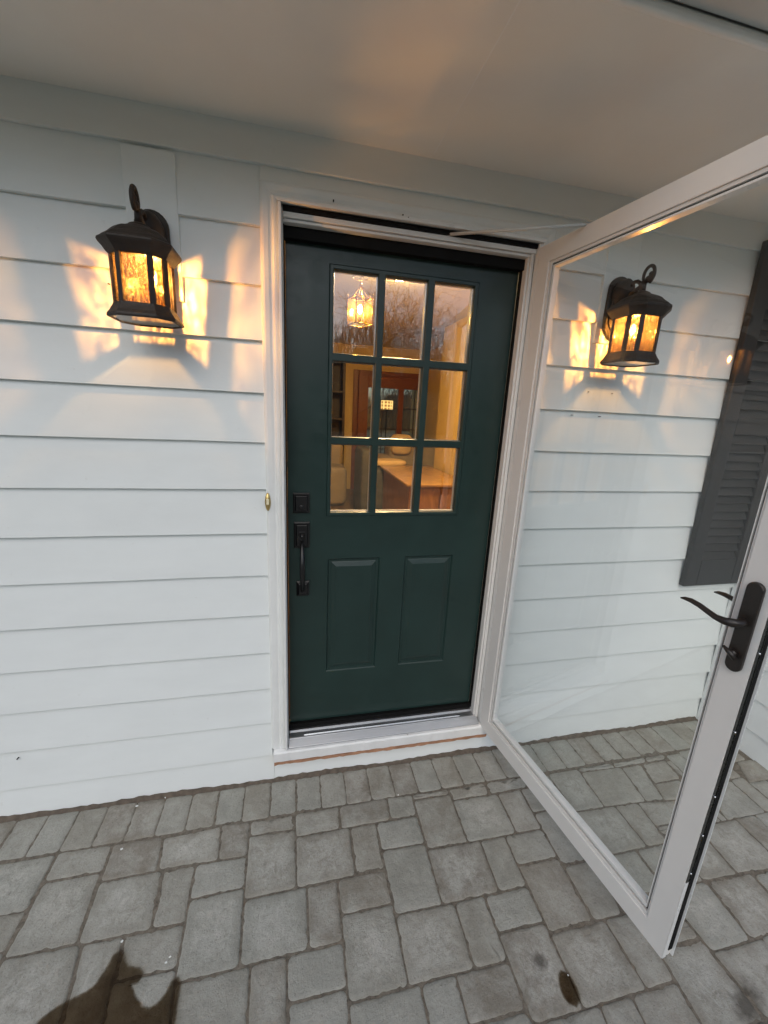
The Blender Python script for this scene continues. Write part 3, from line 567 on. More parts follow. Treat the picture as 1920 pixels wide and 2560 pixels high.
for p in panels:
    pm = MB(); frame_rings(pm, *p, [(0,Y0),(0.003,Y0+0.0035),(0.006,Y0+0.0095),(0.017,Y0+0.0100),(0.019,Y0+0.0085),(0.038,Y0+0.0020),(0.0385,Y0+0.0008),(0.05,Y0+0.0008)])
    pm.build('door_panel', MT['door'], door)
# glazing frame and bars
gf = MB()
gf_out = [(wx0,wx1,wz0,wz1)]
xs = [wx0, LX[0][0], LX[0][1], LX[1][0], LX[1][1], LX[2][0], LX[2][1], wx1]; zs = [wz0, LZ[2][0], LZ[2][1], LZ[1][0], LZ[1][1], LZ[0][0], LZ[0][1], wz1]
FY = 0.0475
for (a0, a1) in LX:
    for (b0, b1) in LZ:
        frame_rings(gf, a0-0.0045, a1+0.0045, b0-0.0045, b1+0.0045, [(0,FY),(0.0025,FY+0.002),(0.0045,FY+0.010),(0.0045,0.0715)], fill=False)
hx = [(a0-0.0045, a1+0.0045) for a0, a1 in LX]; hz = sorted([(b0-0.0045, b1+0.0045) for b0, b1 in LZ])
gx = sorted({wx0+0.004, wx1-0.004} | {t for h in hx for t in h}); gz = sorted({wz0+0.004, wz1-0.004} | {t for h in hz for t in h})
for i in range(len(gx)-1):
    for j in range(len(gz)-1):
        cx_, cz_ = (gx[i]+gx[i+1])/2, (gz[j]+gz[j+1])/2
        if any(h[0] < cx_ < h[1] for h in hx) and any(h[0] < cz_ < h[1] for h in hz): continue
        gf.add([(gx[i],FY,gz[j]),(gx[i+1],FY,gz[j]),(gx[i+1],FY,gz[j+1]),(gx[i],FY,gz[j+1])], [(0,1,2,3)])
frame_rings(gf, wx0, wx1, wz0, wz1, [(-0.0,Y0+0.004),(0.0008,FY+0.003),(0.004,FY)], fill=False)
gf.build('glazing_frame', MT['door'], door, weld=True)
gi = MB()       # inner side of the grille
for a, c_ in ((wx0, LX[0][0]), (LX[0][1], LX[1][0]), (LX[1][1], LX[2][0]), (LX[2][1], wx1)): gi.box(a+0.0006, c_-0.0006, 0.0765, 0.094, wz0, wz1)
for a, c_ in ((wz0, LZ[2][0]), (LZ[2][1], LZ[1][0]), (LZ[1][1], LZ[0][0]), (LZ[0][1], wz1)): gi.box(wx0+0.001, wx1-0.001, 0.0775, 0.093, a+0.0006, c_-0.0006)
gi.build('inner_grille', MT['trim'], door)
for (a0, a1) in LX:
    for (b0, b1) in LZ:
        MB().box(a0-0.001, a1+0.001, 0.070, 0.0745, b0-0.001, b1+0.001).build('pane', MT['pane'], door)
        sp = MB(); t = 0.0013
        sp.box(a0-0.0003,a0+t,0.0662,0.0695,b0,b1).box(a1-t,a1+0.0003,0.0662,0.0695,b0,b1).box(a0+t,a1-t,0.0662,0.0695,b0-0.0003,b0+t).box(a0+t,a1-t,0.0662,0.0695,b1-t,b1+0.0003)
        sp.build('pane_spacer', MT['brass'] if False else MT['bead'], door)
# deadbolt and handle set
db = MB(); frame_rings(db, 0.031, 0.0975, 1.273, 1.3565, [(0,Y0),(0,Y0-0.009),(0.004,Y0-0.012),(0.007,Y0-0.012),(0.011,Y0-0.020),(0.0125,Y0-0.021)])
dbo = db.build('deadbolt', MT['blackmetal'], door)
MB().lathe([(0.0,0),(0.009,0.0),(0.009,0.004),(0.0,0.004)], n=20).build('tmp', MT['blackmetal'])
t_ = bpy.data.objects['tmp']; bpy.data.objects.remove(t_)
kh = MB(); kh.loft([[(0.065+r*math.cos(a), y, 1.300+r*math.sin(a)) for a in [2*math.pi*k/20 for k in range(20)]] for r, y in ((0.010,Y0-0.020),(0.010,Y0-0.0245),(0.008,Y0-0.0255))]); kh.build('keyhole', MT['screw'] if False else MT['blackmetal'], dbo)
hs = MB(); frame_rings(hs, 0.0335, 0.0985, 1.121, 1.2335, [(0,Y0),(0,Y0-0.009),(0.004,Y0-0.012),(0.007,Y0-0.012),(0.011,Y0-0.020),(0.0125,Y0-0.021)])
hso = hs.build('handle_set', MT['blackmetal'], door)
lp = MB(); frame_rings(lp, 0.0435, 0.0975, 0.899, 0.968, [(0,Y0),(0,Y0-0.008),(0.004,Y0-0.011),(0.010,Y0-0.017),(0.012,Y0-0.018)])
lp.build('lower_plate', MT['blackmetal'], hso)
gp = MB(); pts = []; rad = []
for k in range(25):
    t = k/24; z = 1.150-0.225*t; y = Y0-0.018-0.052*math.sin(math.pi*min(1, t*1.05))**0.75; pts.append((0.0665+0.002*t, y, z)); rad.append(0.0075+0.0035*math.sin(math.pi*t))
gp.tube(pts, rad, 12); gp.build('grip', MT['blackmetal'], hso)
tl_ = MB(); tl_.tube([(0.0665,Y0-0.02,1.176),(0.0665,Y0-0.040,1.184),(0.0665,Y0-0.058,1.190),(0.0665,Y0-0.066,1.184)], [0.008,0.009,0.0095,0.006], 10); tl_.box(0.054,0.079,Y0-0.026,Y0-0.02,1.165,1.195); tl_.build('thumb_latch', MT['blackmetal'], hso, bevel=0.001)

# ================================================================== storm door, open about 100 degrees
# local frame: x = along the door from the hinge, y = through the leaf (negative = the face we see), z up
TH = R(8.0); sdoor = thing('storm_door', 'white full glass storm door swung wide open', 'storm door', (0.951, -0.035, 0.172), -math.pi/2+TH)
SZ0, SZ1, SW, T = 0.0, 2.153, 0.956, 0.034     # leaf from the hinge at z .172 to 2.325
def SB(): return MB()
def sbuild(mb, name, mat, parent=sdoor, **k): 
    return mb.build(name, mat, parent, local=(0,0,0), **k)
# y: seen face is the one towards -x in the world = local -y ... leaf occupies y 0 .. T
ox0, ox1, oz0, oz1 = 0.002, SW, SZ0, SZ1
ix0, ix1, iz0, iz1 = 0.060, 0.894, 0.070, 2.090      # inner edge of the wide frame
gx0_, gx1_, gz0_, gz1_ = 0.090, 0.882, 0.106, 2.068  # visible glass
fr = MB()
def ringpair(mb, o, i, y):  # flat ring between rectangles at depth y
    O = [(o[0],y,o[2]),(o[1],y,o[2]),(o[1],y,o[3]),(o[0],y,o[3])]; I = [(i[0],y,i[2]),(i[1],y,i[2]),(i[1],y,i[3]),(i[0],y,i[3])]
    mb.loft([O, I], True, False, False)
def loop(o, y): return [(o[0],y,o[2]),(o[1],y,o[2]),(o[1],y,o[3]),(o[0],y,o[3])]
O_ = (ox0,ox1,oz0,oz1); I_ = (ix0,ix1,iz0,iz1)
fr.loft([loop(O_,0.0), loop(I_,0.0), loop(I_,T), loop(O_,T), loop(O_,0.0)], True, False, False)
frame = sbuild(fr, 'door_frame', MT['storm'], bevel=0.002)
# exterior overlap flange, the light line beyond the dark latch edge
fl = MB().box(SW-0.004, SW+0.008, T+0.0005, T+0.0035, SZ0+0.004, SZ1); sbuild(fl, 'overlap_flange', MT['storm_edge'])
# dark seal and strike edge on the latch side, with small screws; light bare foot at the bottom
se = MB().box(SW+0.0005, SW+0.0035, 0.0165, T-0.002, SZ0+0.03, SZ1-0.01); sbuild(se, 'edge_seal', MT['black'])
s2 = MB().box(SW+0.0005, SW+0.0020, 0.003, 0.0155, SZ0+0.30, SZ1-0.01); s2.tube([(SW+0.0025,0.0155,SZ0+0.30),(SW+0.0025,0.0155,SZ1-0.01)], 0.0012, 6)
sbuild(s2, 'edge_channel', MT['seal'])
s3 = MB().box(SW+0.0005, SW+0.0016, 0.001, 0.0155, SZ0+0.002, SZ0+0.298); sbuild(s3, 'edge_foot', MT['storm_edge'])
for zz in (0.335, 0.47, 0.60, 0.80, 1.02, 1.25, 1.55, 1.85):
    b_ = MB().ball((SW+0.003, 0.009, zz), 0.0028, 8); sbuild(b_, 'edge_screw', MT['screw'])
bs = MB().box(0.01, SW-0.002, 0.010, 0.028, -0.010, -0.0005); sbuild(bs, 'bottom_sweep', MT['black'])
# glazing bead: dark gap, light rounded strip
gb = MB()
def rect_bead(mb, o, i, y0, y1):
    mb.loft([loop(o,y1), loop(o,y0), loop(i,y0), loop(i,y1)], True, False, False)
g1 = (ix0+0.0005, ix1-0.0005, iz0+0.0005, iz1-0.0005); g2 = (0.0745, ix1-0.005, 0.084, iz1-0.010)
rect_bead(gb, g1, g2, 0.004, 0.03); sbuild(gb, 'glazing_channel', MT['storm'], bevel=0.0008)
gb2 = MB(); rect_bead(gb2, (0.0810, ix1-0.0096, 0.0930, iz1-0.0156), (gx0_, gx1_, gz0_, gz1_), 0.0045, 0.029); sbuild(gb2, 'glazing_bead', MT['storm_edge'], bevel=0.002)
gb3 = MB(); rect_bead(gb3, (0.0742, ix1-0.0046, 0.0838, iz1-0.0096), (0.0815, ix1-0.0100, 0.0935, iz1-0.0160), 0.0120, 0.028); sbuild(gb3, 'gasket', MT['black'])
gl = MB().box(gx0_-0.004, gx1_+0.004, 0.015, 0.0195, gz0_-0.004, gz1_+0.004); sbuild(gl, 'glass_pane', MT['storm_pane'])
# lever handle: rounded back plate, curved lever, snib; a second lever on the far side
def roundplate(mb, cx, z0, z1, hw, y0, y1, n=12):
    pts = [(cx+hw*math.cos(math.pi*k/n), z1-hw+hw*math.sin(math.pi*k/n)) for k in range(n+1)]+[(cx+hw*math.cos(math.pi+math.pi*k/n), z0+hw+hw*math.sin(math.pi+math.pi*k/n)) for k in range(n+1)]
    mb.prism(pts, y0, y1, 'y')
def lever(side):
    s = -1 if side == 0 else 1; yb = 0.0 if side == 0 else T
    mb = MB(); roundplate(mb, 0.925, 0.955, 1.187, 0.0172, yb, yb+s*0.0115); h = sbuild(mb, 'handle_plate', MT['bronze'], bevel=0.003, seg=3)
    lv = MB(); P = [(0.9235, yb+s*0.006, 1.085), (0.9235, yb+s*0.020, 1.085), (0.9235, yb+s*0.036, 1.0855), (0.918, yb+s*0.046, 1.086), (0.903, yb+s*0.050, 1.084), (0.885, yb+s*0.051, 1.085), (0.865, yb+s*0.050, 1.090), (0.845, yb+s*0.049, 1.0955), (0.825, yb+s*0.049, 1.0985), (0.810, yb+s*0.0495, 1.0975), (0.800, yb+s*0.050, 1.0945)]
    lv.tube(P, [0.0105,0.010,0.010,0.0105,0.0088,0.0072,0.0068,0.0066,0.0060,0.0045,0.0020], 12); lv.build('lever', MT['bronze'], h, local=(0,0,0))
    if side == 0:
        sn = MB(); sn.tube([(0.921,yb-0.010,1.003),(0.921,yb-0.022,1.003)], 0.0085, 12); sn.tube([(0.931,yb-0.021,0.993),(0.921,yb-0.024,1.003),(0.903,yb-0.025,1.014)], [0.006,0.0065,0.003], 8); sn.build('lock_snib', MT['bronze'], h, local=(0,0,0))
lever(0); lever(1)
for zz in (0.25, 1.05, 1.85):
    hb = MB(); hb.tube([(-0.004, 0.016, zz-0.045), (-0.004, 0.016, zz+0.045)], 0.006, 10); sbuild(hb, 'hinge', MT['storm'])
# closer arm from the head of the frame to the top rail
def to_world(lx, ly, lz):
    a = -math.pi/2+TH; return (0.951+lx*math.cos(a)-ly*math.sin(a), -0.035+lx*math.sin(a)+ly*math.cos(a), 0.172+lz)
rod = tag(MB().tube([(0.585,-0.012,2.332), to_world(0.222, -0.006, 2.152)], 0.0055, 8).build('closer_arm', MT['gutter']), 'thin grey closer arm from the door head to the storm door', 'closer arm')
# z-bars: frame of the storm door fixed to the casing
zb_ = MB(); zb_.box(-0.0115, -0.0005, -0.0465, -0.004, 0.182, 2.3415).box(-0.0005, 0.0035, -0.020, -0.004, 0.182, 2.3365)
zb_.box(0.9515, 0.9625, -0.0335, -0.004, 0.182, 2.3415)
zb_.build('storm_frame', MT['storm_edge'], house, bevel=0.002)
zh = MB(); zh.box(-0.012, 0.963, -0.0465, -0.0335, 2.3425, 2.3515); zh.box(0.004, 0.951, 0.0005, 0.002, 2.302, 2.3255)
zh.build('storm_frame_head', MT['storm_edge'], house, bevel=0.0015)
zr = MB(); zr.box(0.0045, 0.950, -0.016, -0.0025, 2.3105, 2.3270); zr.box(0.0045, 0.9335, -0.008, -0.0005, 2.2995, 2.3085)
zr.build('head_rail', MT['storm'], house, bevel=0.0015)

# ================================================================== wall lanterns
A8 = 0.57
OCT = [(A8,-1),(1,-A8),(1,A8),(A8,1),(-A8,1),(-1,A8),(-1,-A8),(-A8,-1)]
LY = -0.150
def make_lantern(x0):
    t = thing('wall_lantern', '', 'wall lantern', (x0, -0.0215, 2.03), 0, 'lit bronze wall lanterns')
    S = (0, -0.0215, 2.03); mat = MT['lantern']
    def B(mb, nm, m_=mat, par=t, **k): return mb.build(nm, m_, par, local=S, **k)
    # back plate
    bp = MB(); arch = [(0.050*math.cos(math.pi*k/12), 2.222+0.048*math.sin(math.pi*k/12)) for k in range(13)]
    poly = arch+[(-0.052,2.12),(-0.050,2.075),(-0.034,2.052),(-0.016,2.034),(0,2.026),(0.016,2.034),(0.034,2.052),(0.050,2.075),(0.052,2.12)]
    bp.prism(poly, -0.0215, -0.036, 'y'); inner = [(x*0.74, 2.15+(z-2.15)*0.80) for x, z in poly]; bp.prism(inner, -0.0355, -0.046, 'y')
    plate = B(bp, 'back_plate', bevel=0.004, seg=3)
    bo = MB(); rings = []
    for y, r, zc in ((-0.040,0.044,2.196),(-0.056,0.042,2.202),(-0.072,0.036,2.208),(-0.084,0.026,2.211),(-0.092,0.014,2.212)):
        rings.append([(r*math.cos(a)*0.95, y, zc+r*1.25*math.sin(a)) for a in [2*math.pi*k/18 for k in range(18)]])
    bo.loft(rings); B(bo, 'boss', par=plate)
    # scrolled arm
    ar = MB(); ar.tube([(0,-0.082,2.188),(0,-0.105,2.194),(0,-0.130,2.204),(0,-0.152,2.216),(0,-0.168,2.224)], [0.009,0.0085,0.008,0.008,0.0095], 10)
    ar.tube([(0,-0.088,2.222),(0,-0.102,2.231),(0,-0.118,2.230),(0,-0.132,2.220),(0,-0.146,2.208)], [0.0075,0.007,0.007,0.007,0.006], 10)
    ar.ball((0,-0.170,2.225), 0.0115, 10)
    ar.tube([(0,LY,2.222),(0,LY,2.188)], [0.010,0.011], 12); B(ar, 'scroll_arm')
    rg = MB(); pts = []; rad = []
    for k in range(40):
        u = k/39; a = R(-70)+R(430)*u; rr = 0.0305*(1-0.55*max(0, u-0.62)/0.38)
        pts.append((0, -0.170-rr*math.cos(a)*0.80+0.002, 2.240+rr*math.sin(a)*0.95)); rad.append(0.0068-0.0022*u)
    rg.tube(pts, rad, 10); rg.ball(pts[-1], 0.0085, 8); B(rg, 'ring_finial')
    # roof
    rf = MB(); prof = [(0.058,2.088),(0.0735,2.088),(0.079,2.094),(0.086,2.105),(0.094,2.1145),(0.0965,2.120),(0.095,2.126),(0.089,2.1300),(0.084,2.136),(0.074,2.146),(0.066,2.157),(0.056,2.164),(0.044,2.168),(0.040,2.171),(0.030,2.1755),(0.026,2.181),(0.014,2.187)]
    rings = []
    for r_, z in prof:
        sm_ = min(1, max(0, (z-2.135)/0.035)); ring = []
        for k in range(8):
            p, q_ = OCT[k], OCT[(k+1) % 8]
            for tt in (0, 0.5):
                x, y = p[0]+(q_[0]-p[0])*tt, p[1]+(q_[1]-p[1])*tt; L = math.hypot(x, y)
                x, y = x*(1-sm_)+x/L*1.05*sm_, y*(1-sm_)+y/L*1.05*sm_
                ring.append((x*r_, LY+y*r_, z))
        rings.append(ring)
    rf.loft(rings, True, True, False); B(rf, 'lantern_roof', bevel=0.0012, seg=2)
    # base ring with the open bottom
    bs_ = MB(); prof = [(0.056,1.9655),(0.0735,1.9655),(0.076,1.958),(0.083,1.944),(0.090,1.934),(0.0915,1.928),(0.089,1.924),(0.083,1.924),(0.080,1.930),(0.058,1.958),(0.058,1.9655)]
    bs_.loft([[(p[0]*r_, LY+p[1]*r_, z) for p in OCT] for r_, z in prof], True, False, False); base = B(bs_, 'lantern_base', bevel=0.001, seg=1)
    cr_ = MB().box(-0.058,0.058,LY-0.008,LY+0.008,1.952,1.9565).box(-0.040,0.045,LY-0.022,LY+0.022,1.9585,1.963); B(cr_, 'socket_bar', par=base)
    # corner posts
    for x, y in OCT:
        r_ = 0.0695; p = MB(); c_ = (x*r_, LY+y*r_); a0 = math.atan2(y, x)
        w_ = 0.0078; d_ = 0.0035
        e1 = (math.cos(a0), math.sin(a0)); e2 = (-e1[1], e1[0])
        poly = [(c_[0]+e1[0]*sx*d_+e2[0]*sy_*w_, c_[1]+e1[1]*sx*d_+e2[1]*sy_*w_) for sx, sy_ in ((-1,-1),(1,-1),(1,1),(-1,1))]
        p.prism(poly, 1.964, 2.0895, 'z'); B(p, 'corner_post')
    for k in range(8):
        p, q_ = OCT[k], OCT[(k+1) % 8]; r_ = 0.0662
        a = Vector((p[0]*r_, LY+p[1]*r_)); b2 = Vector((q_[0]*r_, LY+q_[1]*r_)); nn = Vector(((b2-a).y, -(b2-a).x)).normalized()*0.001
        e = (b2-a).normalized()*0.003; a = a+e; b2 = b2-e
        g = MB(); g.prism([tuple(a-nn), tuple(b2-nn), tuple(b2+nn), tuple(a+nn)], 1.9605, 2.0885, 'z'); B(g, 'lantern_pane', MT['seeded'])
    bpn = MB(); bpn.prism([(p[0]*0.079, LY+p[1]*0.079) for p in OCT], 1.9265, 1.9285, 'z'); B(bpn, 'bottom_glass', MT['frosted'], par=base)
    bx, by = 0.026, -0.150
    cs = MB(); cs.lathe([(0.010,1.9565),(0.010,2.022),(0.008,2.024)], (bx, by), 14); B(cs, 'candle_sleeve', MT['cream'])
    bl = MB(); bl.ball((bx, by, 2.049), 0.0036, 12, (1,1,2.6)); B(bl, 'flame_bulb', MT['bulb'])
    ev = MB(); ev.ball((bx, by, 2.050), 0.0115, 14, (1,1,1.9)); B(ev, 'bulb_glass', MT['envelope'])
    return t
L1 = make_lantern(-0.396)
L2 = copy_tree(L1); L2.location.x = 1.336
for ch in L2.children:
    if ch.name.startswith(('flame_bulb', 'candle_sleeve', 'bulb_glass')): ch.location.x = -0.036
L1['label'] = 'lit bronze wall lantern left of the green door'
L2['label'] = 'lit bronze wall lantern seen through the storm door glass'

# ================================================================== doorbell
bell = thing('doorbell', 'small oval brass doorbell button on the left door casing', 'doorbell', (-0.062, -0.030, 1.337))
bb = MB(); ov = [(0.0105*math.cos(a), 0.035*math.sin(a)) for a in [2*math.pi*k/28 for k in range(28)]]
def ovr(s, y): return [(-0.0635+x*s, y, 1.337+z*s) for x, z in ov]
bb.loft([ovr(1, -0.0165), ovr(1, -0.0335), ovr(0.86, -0.0365)]); bb.build('bell_plate', MT['brass'], bell, smooth=False)
MB().box(-0.0685, -0.0585, -0.040, -0.0360, 1.327, 1.350).build('bell_button', MT['cream'], bell, bevel=0.001)

# ================================================================== louvred shutter
sh = thing('window_shutter', 'charcoal louvred window shutter on white siding beside right lantern', 'shutter', (2.21, -0.02, 0.885))
fm = MB(); SX0, SX1, SY = 2.012, 2.392, -0.046
fm.box(SX0, SX0+0.078, SY, -0.0165, 0.885, 2.485).box(SX1-0.07, SX1, SY, -0.0165, 0.885, 2.485)
for a, c_ in ((0.885,1.030),(1.668,1.746),(2.395,2.485)): fm.box(SX0+0.0785, SX1-0.0705, SY+0.001, -0.0165, a, c_)
fm.build('shutter_frame', MT['shutter'], sh, bevel=0.005, seg=2)
for a, c_, nn in ((1.030,1.668,15),(1.746,2.395,15)):
    sl_ = MB(); st_ = (c_-a)/nn
    for k in range(nn):
        z = a+st_*(k+0.5); sl_.prism([(-0.040,z-st_*0.46),(-0.0185,z+st_*0.50),(-0.0165,z+st_*0.50),(-0.0165,z+st_*0.36),(-0.038,z-st_*0.54)], SX0+0.0786, SX1-0.0706, 'x')
    sl_.build('louvres', MT['shutter'], sh)
MB().box(SX0+0.07, SX1-0.06, -0.0162, -0.0150, 1.02, 2.40).build('shutter_back', MT['shutter'], sh)

# ================================================================== the room behind the door
MT['ywall'] = paint('yellow_wall_paint', (0.72,0.52,0.19), 0.6, 0.04, 2)
MT['rfloor'] = wood('oak_floor', (0.10,0.055,0.025), (0.26,0.155,0.075), 0.28, 4, (6,0.8,6))
MT['redwood'] = wood('stained_window_wood', (0.13,0.030,0.008), (0.30,0.085,0.025), 0.35)
MT['oak'] = wood('golden_oak', (0.17,0.070,0.022), (0.36,0.17,0.055), 0.35, 5, (3,3,1))
MT['oaktop'] = wood('golden_oak_top', (0.28,0.15,0.05), (0.44,0.26,0.10), 0.22, 5, (1,6,6))
MT['beige'] = paint('beige_cloth', (0.34,0.27,0.17), 0.9, 0.1, 8, 0.4, 60)
MT['creamcloth'] = paint('cream_cloth', (0.70,0.50,0.24), 0.9, 0.08, 8, 0.4, 60)
MT['greycloth'] = paint('grey_cloth', (0.075,0.07,0.06), 0.9, 0.2, 12, 0.4, 60)
MT['dark'] = paint('dark_brown_wood', (0.045,0.025,0.015), 0.5, 0.2, 6)
FZ = 0.20
struct(MB().box(-2.6, 2.72, 0.152, 7.0, FZ-0.05, FZ).build('room_floor', MT['rfloor']))
struct(MB().box(-2.6, 2.72, 0.152, 7.0, 2.80, 2.85).build('room_ceiling', paint('room_ceiling_paint', (0.62,0.55,0.40), 0.8)))
rw = MB().box(2.0, 2.5, 0.152, 3.9, FZ, 2.80).box(2.5, 2.7, 0.152, 7.0, FZ, 2.80); struct(rw.build('wall_right', MT['ywall'], bevel=0.01))
struct(MB().box(-2.7, -2.6, 0.152, 7.0, FZ, 2.80).build('wall_left', MT['ywall']))
bw = MB().box(-2.6, 1.20, 6.0, 6.15, FZ, 2.80).box(1.20, 2.5, 6.0, 6.15, 2.285, 2.80); struct(bw.build('wall_back', MT['ywall']))
fi = MB().box(-2.6, -0.005, 0.1505, 0.158, FZ, 2.80).box(0.94, 2.0, 0.1505, 0.158, FZ, 2.80).box(-0.005, 0.94, 0.1505, 0.158, 2.31, 2.80); struct(fi.build('wall_front', MT['ywall']))
fd = thing('french_window', 'red brown wooden window with small dark panes in the yellow room', 'window', (1.85, 6.0, FZ))
ff = MB(); ff.box(1.195, 1.375, 5.94, 6.06, FZ, 2.29).box(1.375, 2.495, 5.94, 6.06, 2.09, 2.289).box(1.945, 2.045, 5.945, 6.055, FZ, 2.0895).box(1.10,1.195,5.975,6.0,FZ,2.38).box(1.195,2.495,5.975,6.0,2.29,2.38)
ff.build('window_frame', MT['redwood'], fd, bevel=0.008)
for a, c_ in ((1.375,1.945),(2.045,2.495)):
    g = MB().box(a, c_, 6.0, 6.006, FZ, 2.09).build('window_pane', glass('room_window_glass', (0.75,0.78,0.78), 1.5, 0.15), fd)
    mm = MB(); mm.box((a+c_)/2-0.008, (a+c_)/2+0.008, 5.985, 5.998, FZ, 2.09)
    for zz in (0.6, 0.98, 1.36, 1.74): mm.box(a, c_, 5.986, 5.9975, zz-0.008, zz+0.008)
    mm.build('muntin', MT['dark'], fd)
bk = thing('bookcase', 'tall dark brown bookcase at the left behind the door glass', 'bookcase', (0.55, 5.75, FZ))
k_ = MB().box(0.05,0.09,5.5,5.98,FZ,2.45).box(0.86,0.90,5.5,5.98,FZ,2.45).box(0.09,0.86,5.94,5.98,FZ,2.45).box(0.05,0.90,5.5,5.98,2.451,2.50)
k_.build('case', MT['dark'], bk)
for zz in (0.3,0.7,1.1,1.5,1.95): MB().box(0.091,0.859,5.52,5.938,zz,zz+0.03).build('shelf', MT['dark'], bk)
# golden oak cabinet with an overhanging top
cab = thing('oak_cabinet', 'golden oak cabinet with overhanging top just inside the door', 'cabinet', (1.55, 3.0, FZ))
cbx = MB().box(1.24, 1.92, 2.48, 3.80, FZ+0.06, 0.925); cbx.build('carcass', MT['oak'], cab, bevel=0.006)
for i in range(2): MB().box(1.27+i*0.325, 1.27+i*0.325+0.31, 2.462, 2.479, FZ+0.12, 0.90).build('cabinet_door', MT['oak'], cab, bevel=0.006)
MB().box(1.20, 1.965, 2.43, 3.86, 0.926, 0.958).build('cabinet_top', MT['oaktop'], cab, bevel=0.008)
def cushion(mb, x0, x1, y0, y1, z0, z1, n=10, sq=0.25):
    cx, cy__, cz = (x0+x1)/2, (y0+y1)/2, (z0+z1)/2; rings = []
    for i in range(1, n*2):
        t = -math.pi/2+math.pi*i/(n*2); ring = []
        for k in range(24):
            a = 2*math.pi*k/24
            def sp(v): return math.copysign(abs(v)**sq, v)
            ring.append((cx+(x1-x0)/2*sp(math.cos(t))*sp(math.cos(a)), cy__+(y1-y0)/2*sp(math.cos(t))*sp(math.sin(a)), cz+(z1-z0)/2*sp(math.sin(t))))
        rings.append(ring)
    return mb.loft(rings)
so = thing('sofa', 'beige draped sofa behind the oak cabinet', 'sofa', (1.9, 4.7, FZ))
cushion(MB(), 1.45, 2.46, 4.15, 5.2, FZ, 0.86).build('seat', MT['beige'], so, smooth=True)
cushion(MB(), 1.55, 2.48, 4.75, 5.25, 0.7, 1.26).build('backrest', MT['beige'], so, smooth=True)
cushion(MB(), 1.30, 1.56, 4.2, 5.2, FZ, 1.0).build('armrest', MT['beige'], so, smooth=True)
tag(cushion(MB(), 1.56, 1.90, 4.66, 4.86, 1.02, 1.34, sq=0.5).build('pillow', MT['creamcloth'], smooth=True), 'cream pillow standing on the beige draped sofa', 'pillow')
tag(cushion(MB(), 1.05, 1.62, 3.9, 4.25, 0.93, 1.02, sq=0.5).build('folded_blanket', MT['creamcloth'], smooth=True), 'folded cream blanket lying over the dark grey chair form', 'blanket')
ac = thing('chair_stand_in', 'dark grey chair form standing in for a mirrored figure, between oak cabinet and beige loveseat', 'chair_stand_in', (1.2, 4.0, FZ))  # chair form stands in for a person's dark reflection in the pane
cushion(MB(), 0.98, 1.42, 3.75, 4.4, FZ, 0.92).build('seat', MT['greycloth'], ac, smooth=True)
cushion(MB(), 0.92, 1.10, 3.7, 4.4, FZ, 1.18).build('backrest', MT['greycloth'], ac, smooth=True)
lv_ = thing('loveseat', 'beige loveseat in the lower left door pane', 'loveseat', (0.35, 5.0, FZ))
cushion(MB(), -0.3, 0.86, 4.55, 5.3, FZ, 0.82).build('seat', MT['beige'], lv_, smooth=True)
cushion(MB(), -0.3, 0.84, 5.0, 5.35, 0.7, 1.15).build('backrest', MT['beige'], lv_, smooth=True)
# floor lamp with a pierced drum shade
flm = thing('floor_lamp', 'floor lamp with lit pierced drum shade before the window', 'floor lamp', (1.66, 5.6, FZ))
MB().tube([(1.655,5.6,FZ+0.01),(1.655,5.6,1.74)], 0.010, 8).build('pole', MT['black'], flm)
MB().lathe([(0.0,FZ),(0.13,FZ),(0.12,FZ+0.02),(0.0,FZ+0.025)], (1.655,5.6), 20).build('lamp_base', MT['black'], flm)
m, n, b = newmat('pierced_shade'); v = coords(n, (1,1,1))
vo = N(n, 'ShaderNodeTexVoronoi', feature='DISTANCE_TO_EDGE'); vo.inputs['Scale'].default_value = 18; vo.inputs['Randomness'].default_value = 0.0; n.links.new(v, vo.inputs['Vector'])
c_ = ramp(n, vo.outputs['Distance'], [(0.10, (1.0,0.66,0.22)), (0.22, (0.25,0.09,0.015))]); b.inputs['Base Color'].default_value = (0.3,0.2,0.1,1)
n.links.new(c_, b.inputs['Emission Color']); b.inputs['Emission Strength'].default_value = 1.1
MB().lathe([(0.105,1.715),(0.105,1.865)], (1.655,5.6), 24).build('lamp_shade', m, flm)
# square brass lantern hung inside the door
pn = thing('pendant_lantern', 'lit square brass lantern hanging inside behind top left pane', 'pendant lantern', (0.436, 1.06, 2.80))
def cage(mb, cx, cy__, hw, z0, z1, rot, rr=0.004):
    c4 = [(cx+hw*math.sqrt(2)*math.cos(rot+math.pi/2*k), cy__+hw*math.sqrt(2)*math.sin(rot+math.pi/2*k)) for k in range(4)]
    for k in range(4):
        a, b2 = c4[k], c4[(k+1) % 4]
        for z in (z0, z1): mb.tube([(a[0],a[1],z),(b2[0],b2[1],z)], rr, 6)
        mb.tube([(a[0],a[1],z0),(a[0],a[1],z1)], rr, 6); mb.tube([(a[0],a[1],z1),(a[0],a[1],z1+0.028)], [rr*0.8, 0.001], 6)
    return c4
cg = MB(); PC = (0.436, 1.06); c4 = cage(cg, *PC, 0.056, 2.200, 2.350, R(20)+math.pi/4)
for a in c4:
    cg.tube([(a[0],a[1],2.352), (a[0]+(PC[0]-a[0])*0.45, a[1]+(PC[1]-a[1])*0.45, 2.362), (a[0]+(PC[0]-a[0])*0.85, a[1]+(PC[1]-a[1])*0.85, 2.405), (PC[0],PC[1],2.425)], 0.004, 6)
cg.tube([(PC[0],PC[1],2.425),(PC[0],PC[1],2.80)], 0.003, 6); cg.ball((PC[0],PC[1],2.43), 0.009, 8); cg.ball((PC[0],PC[1],2.185), 0.007, 8)
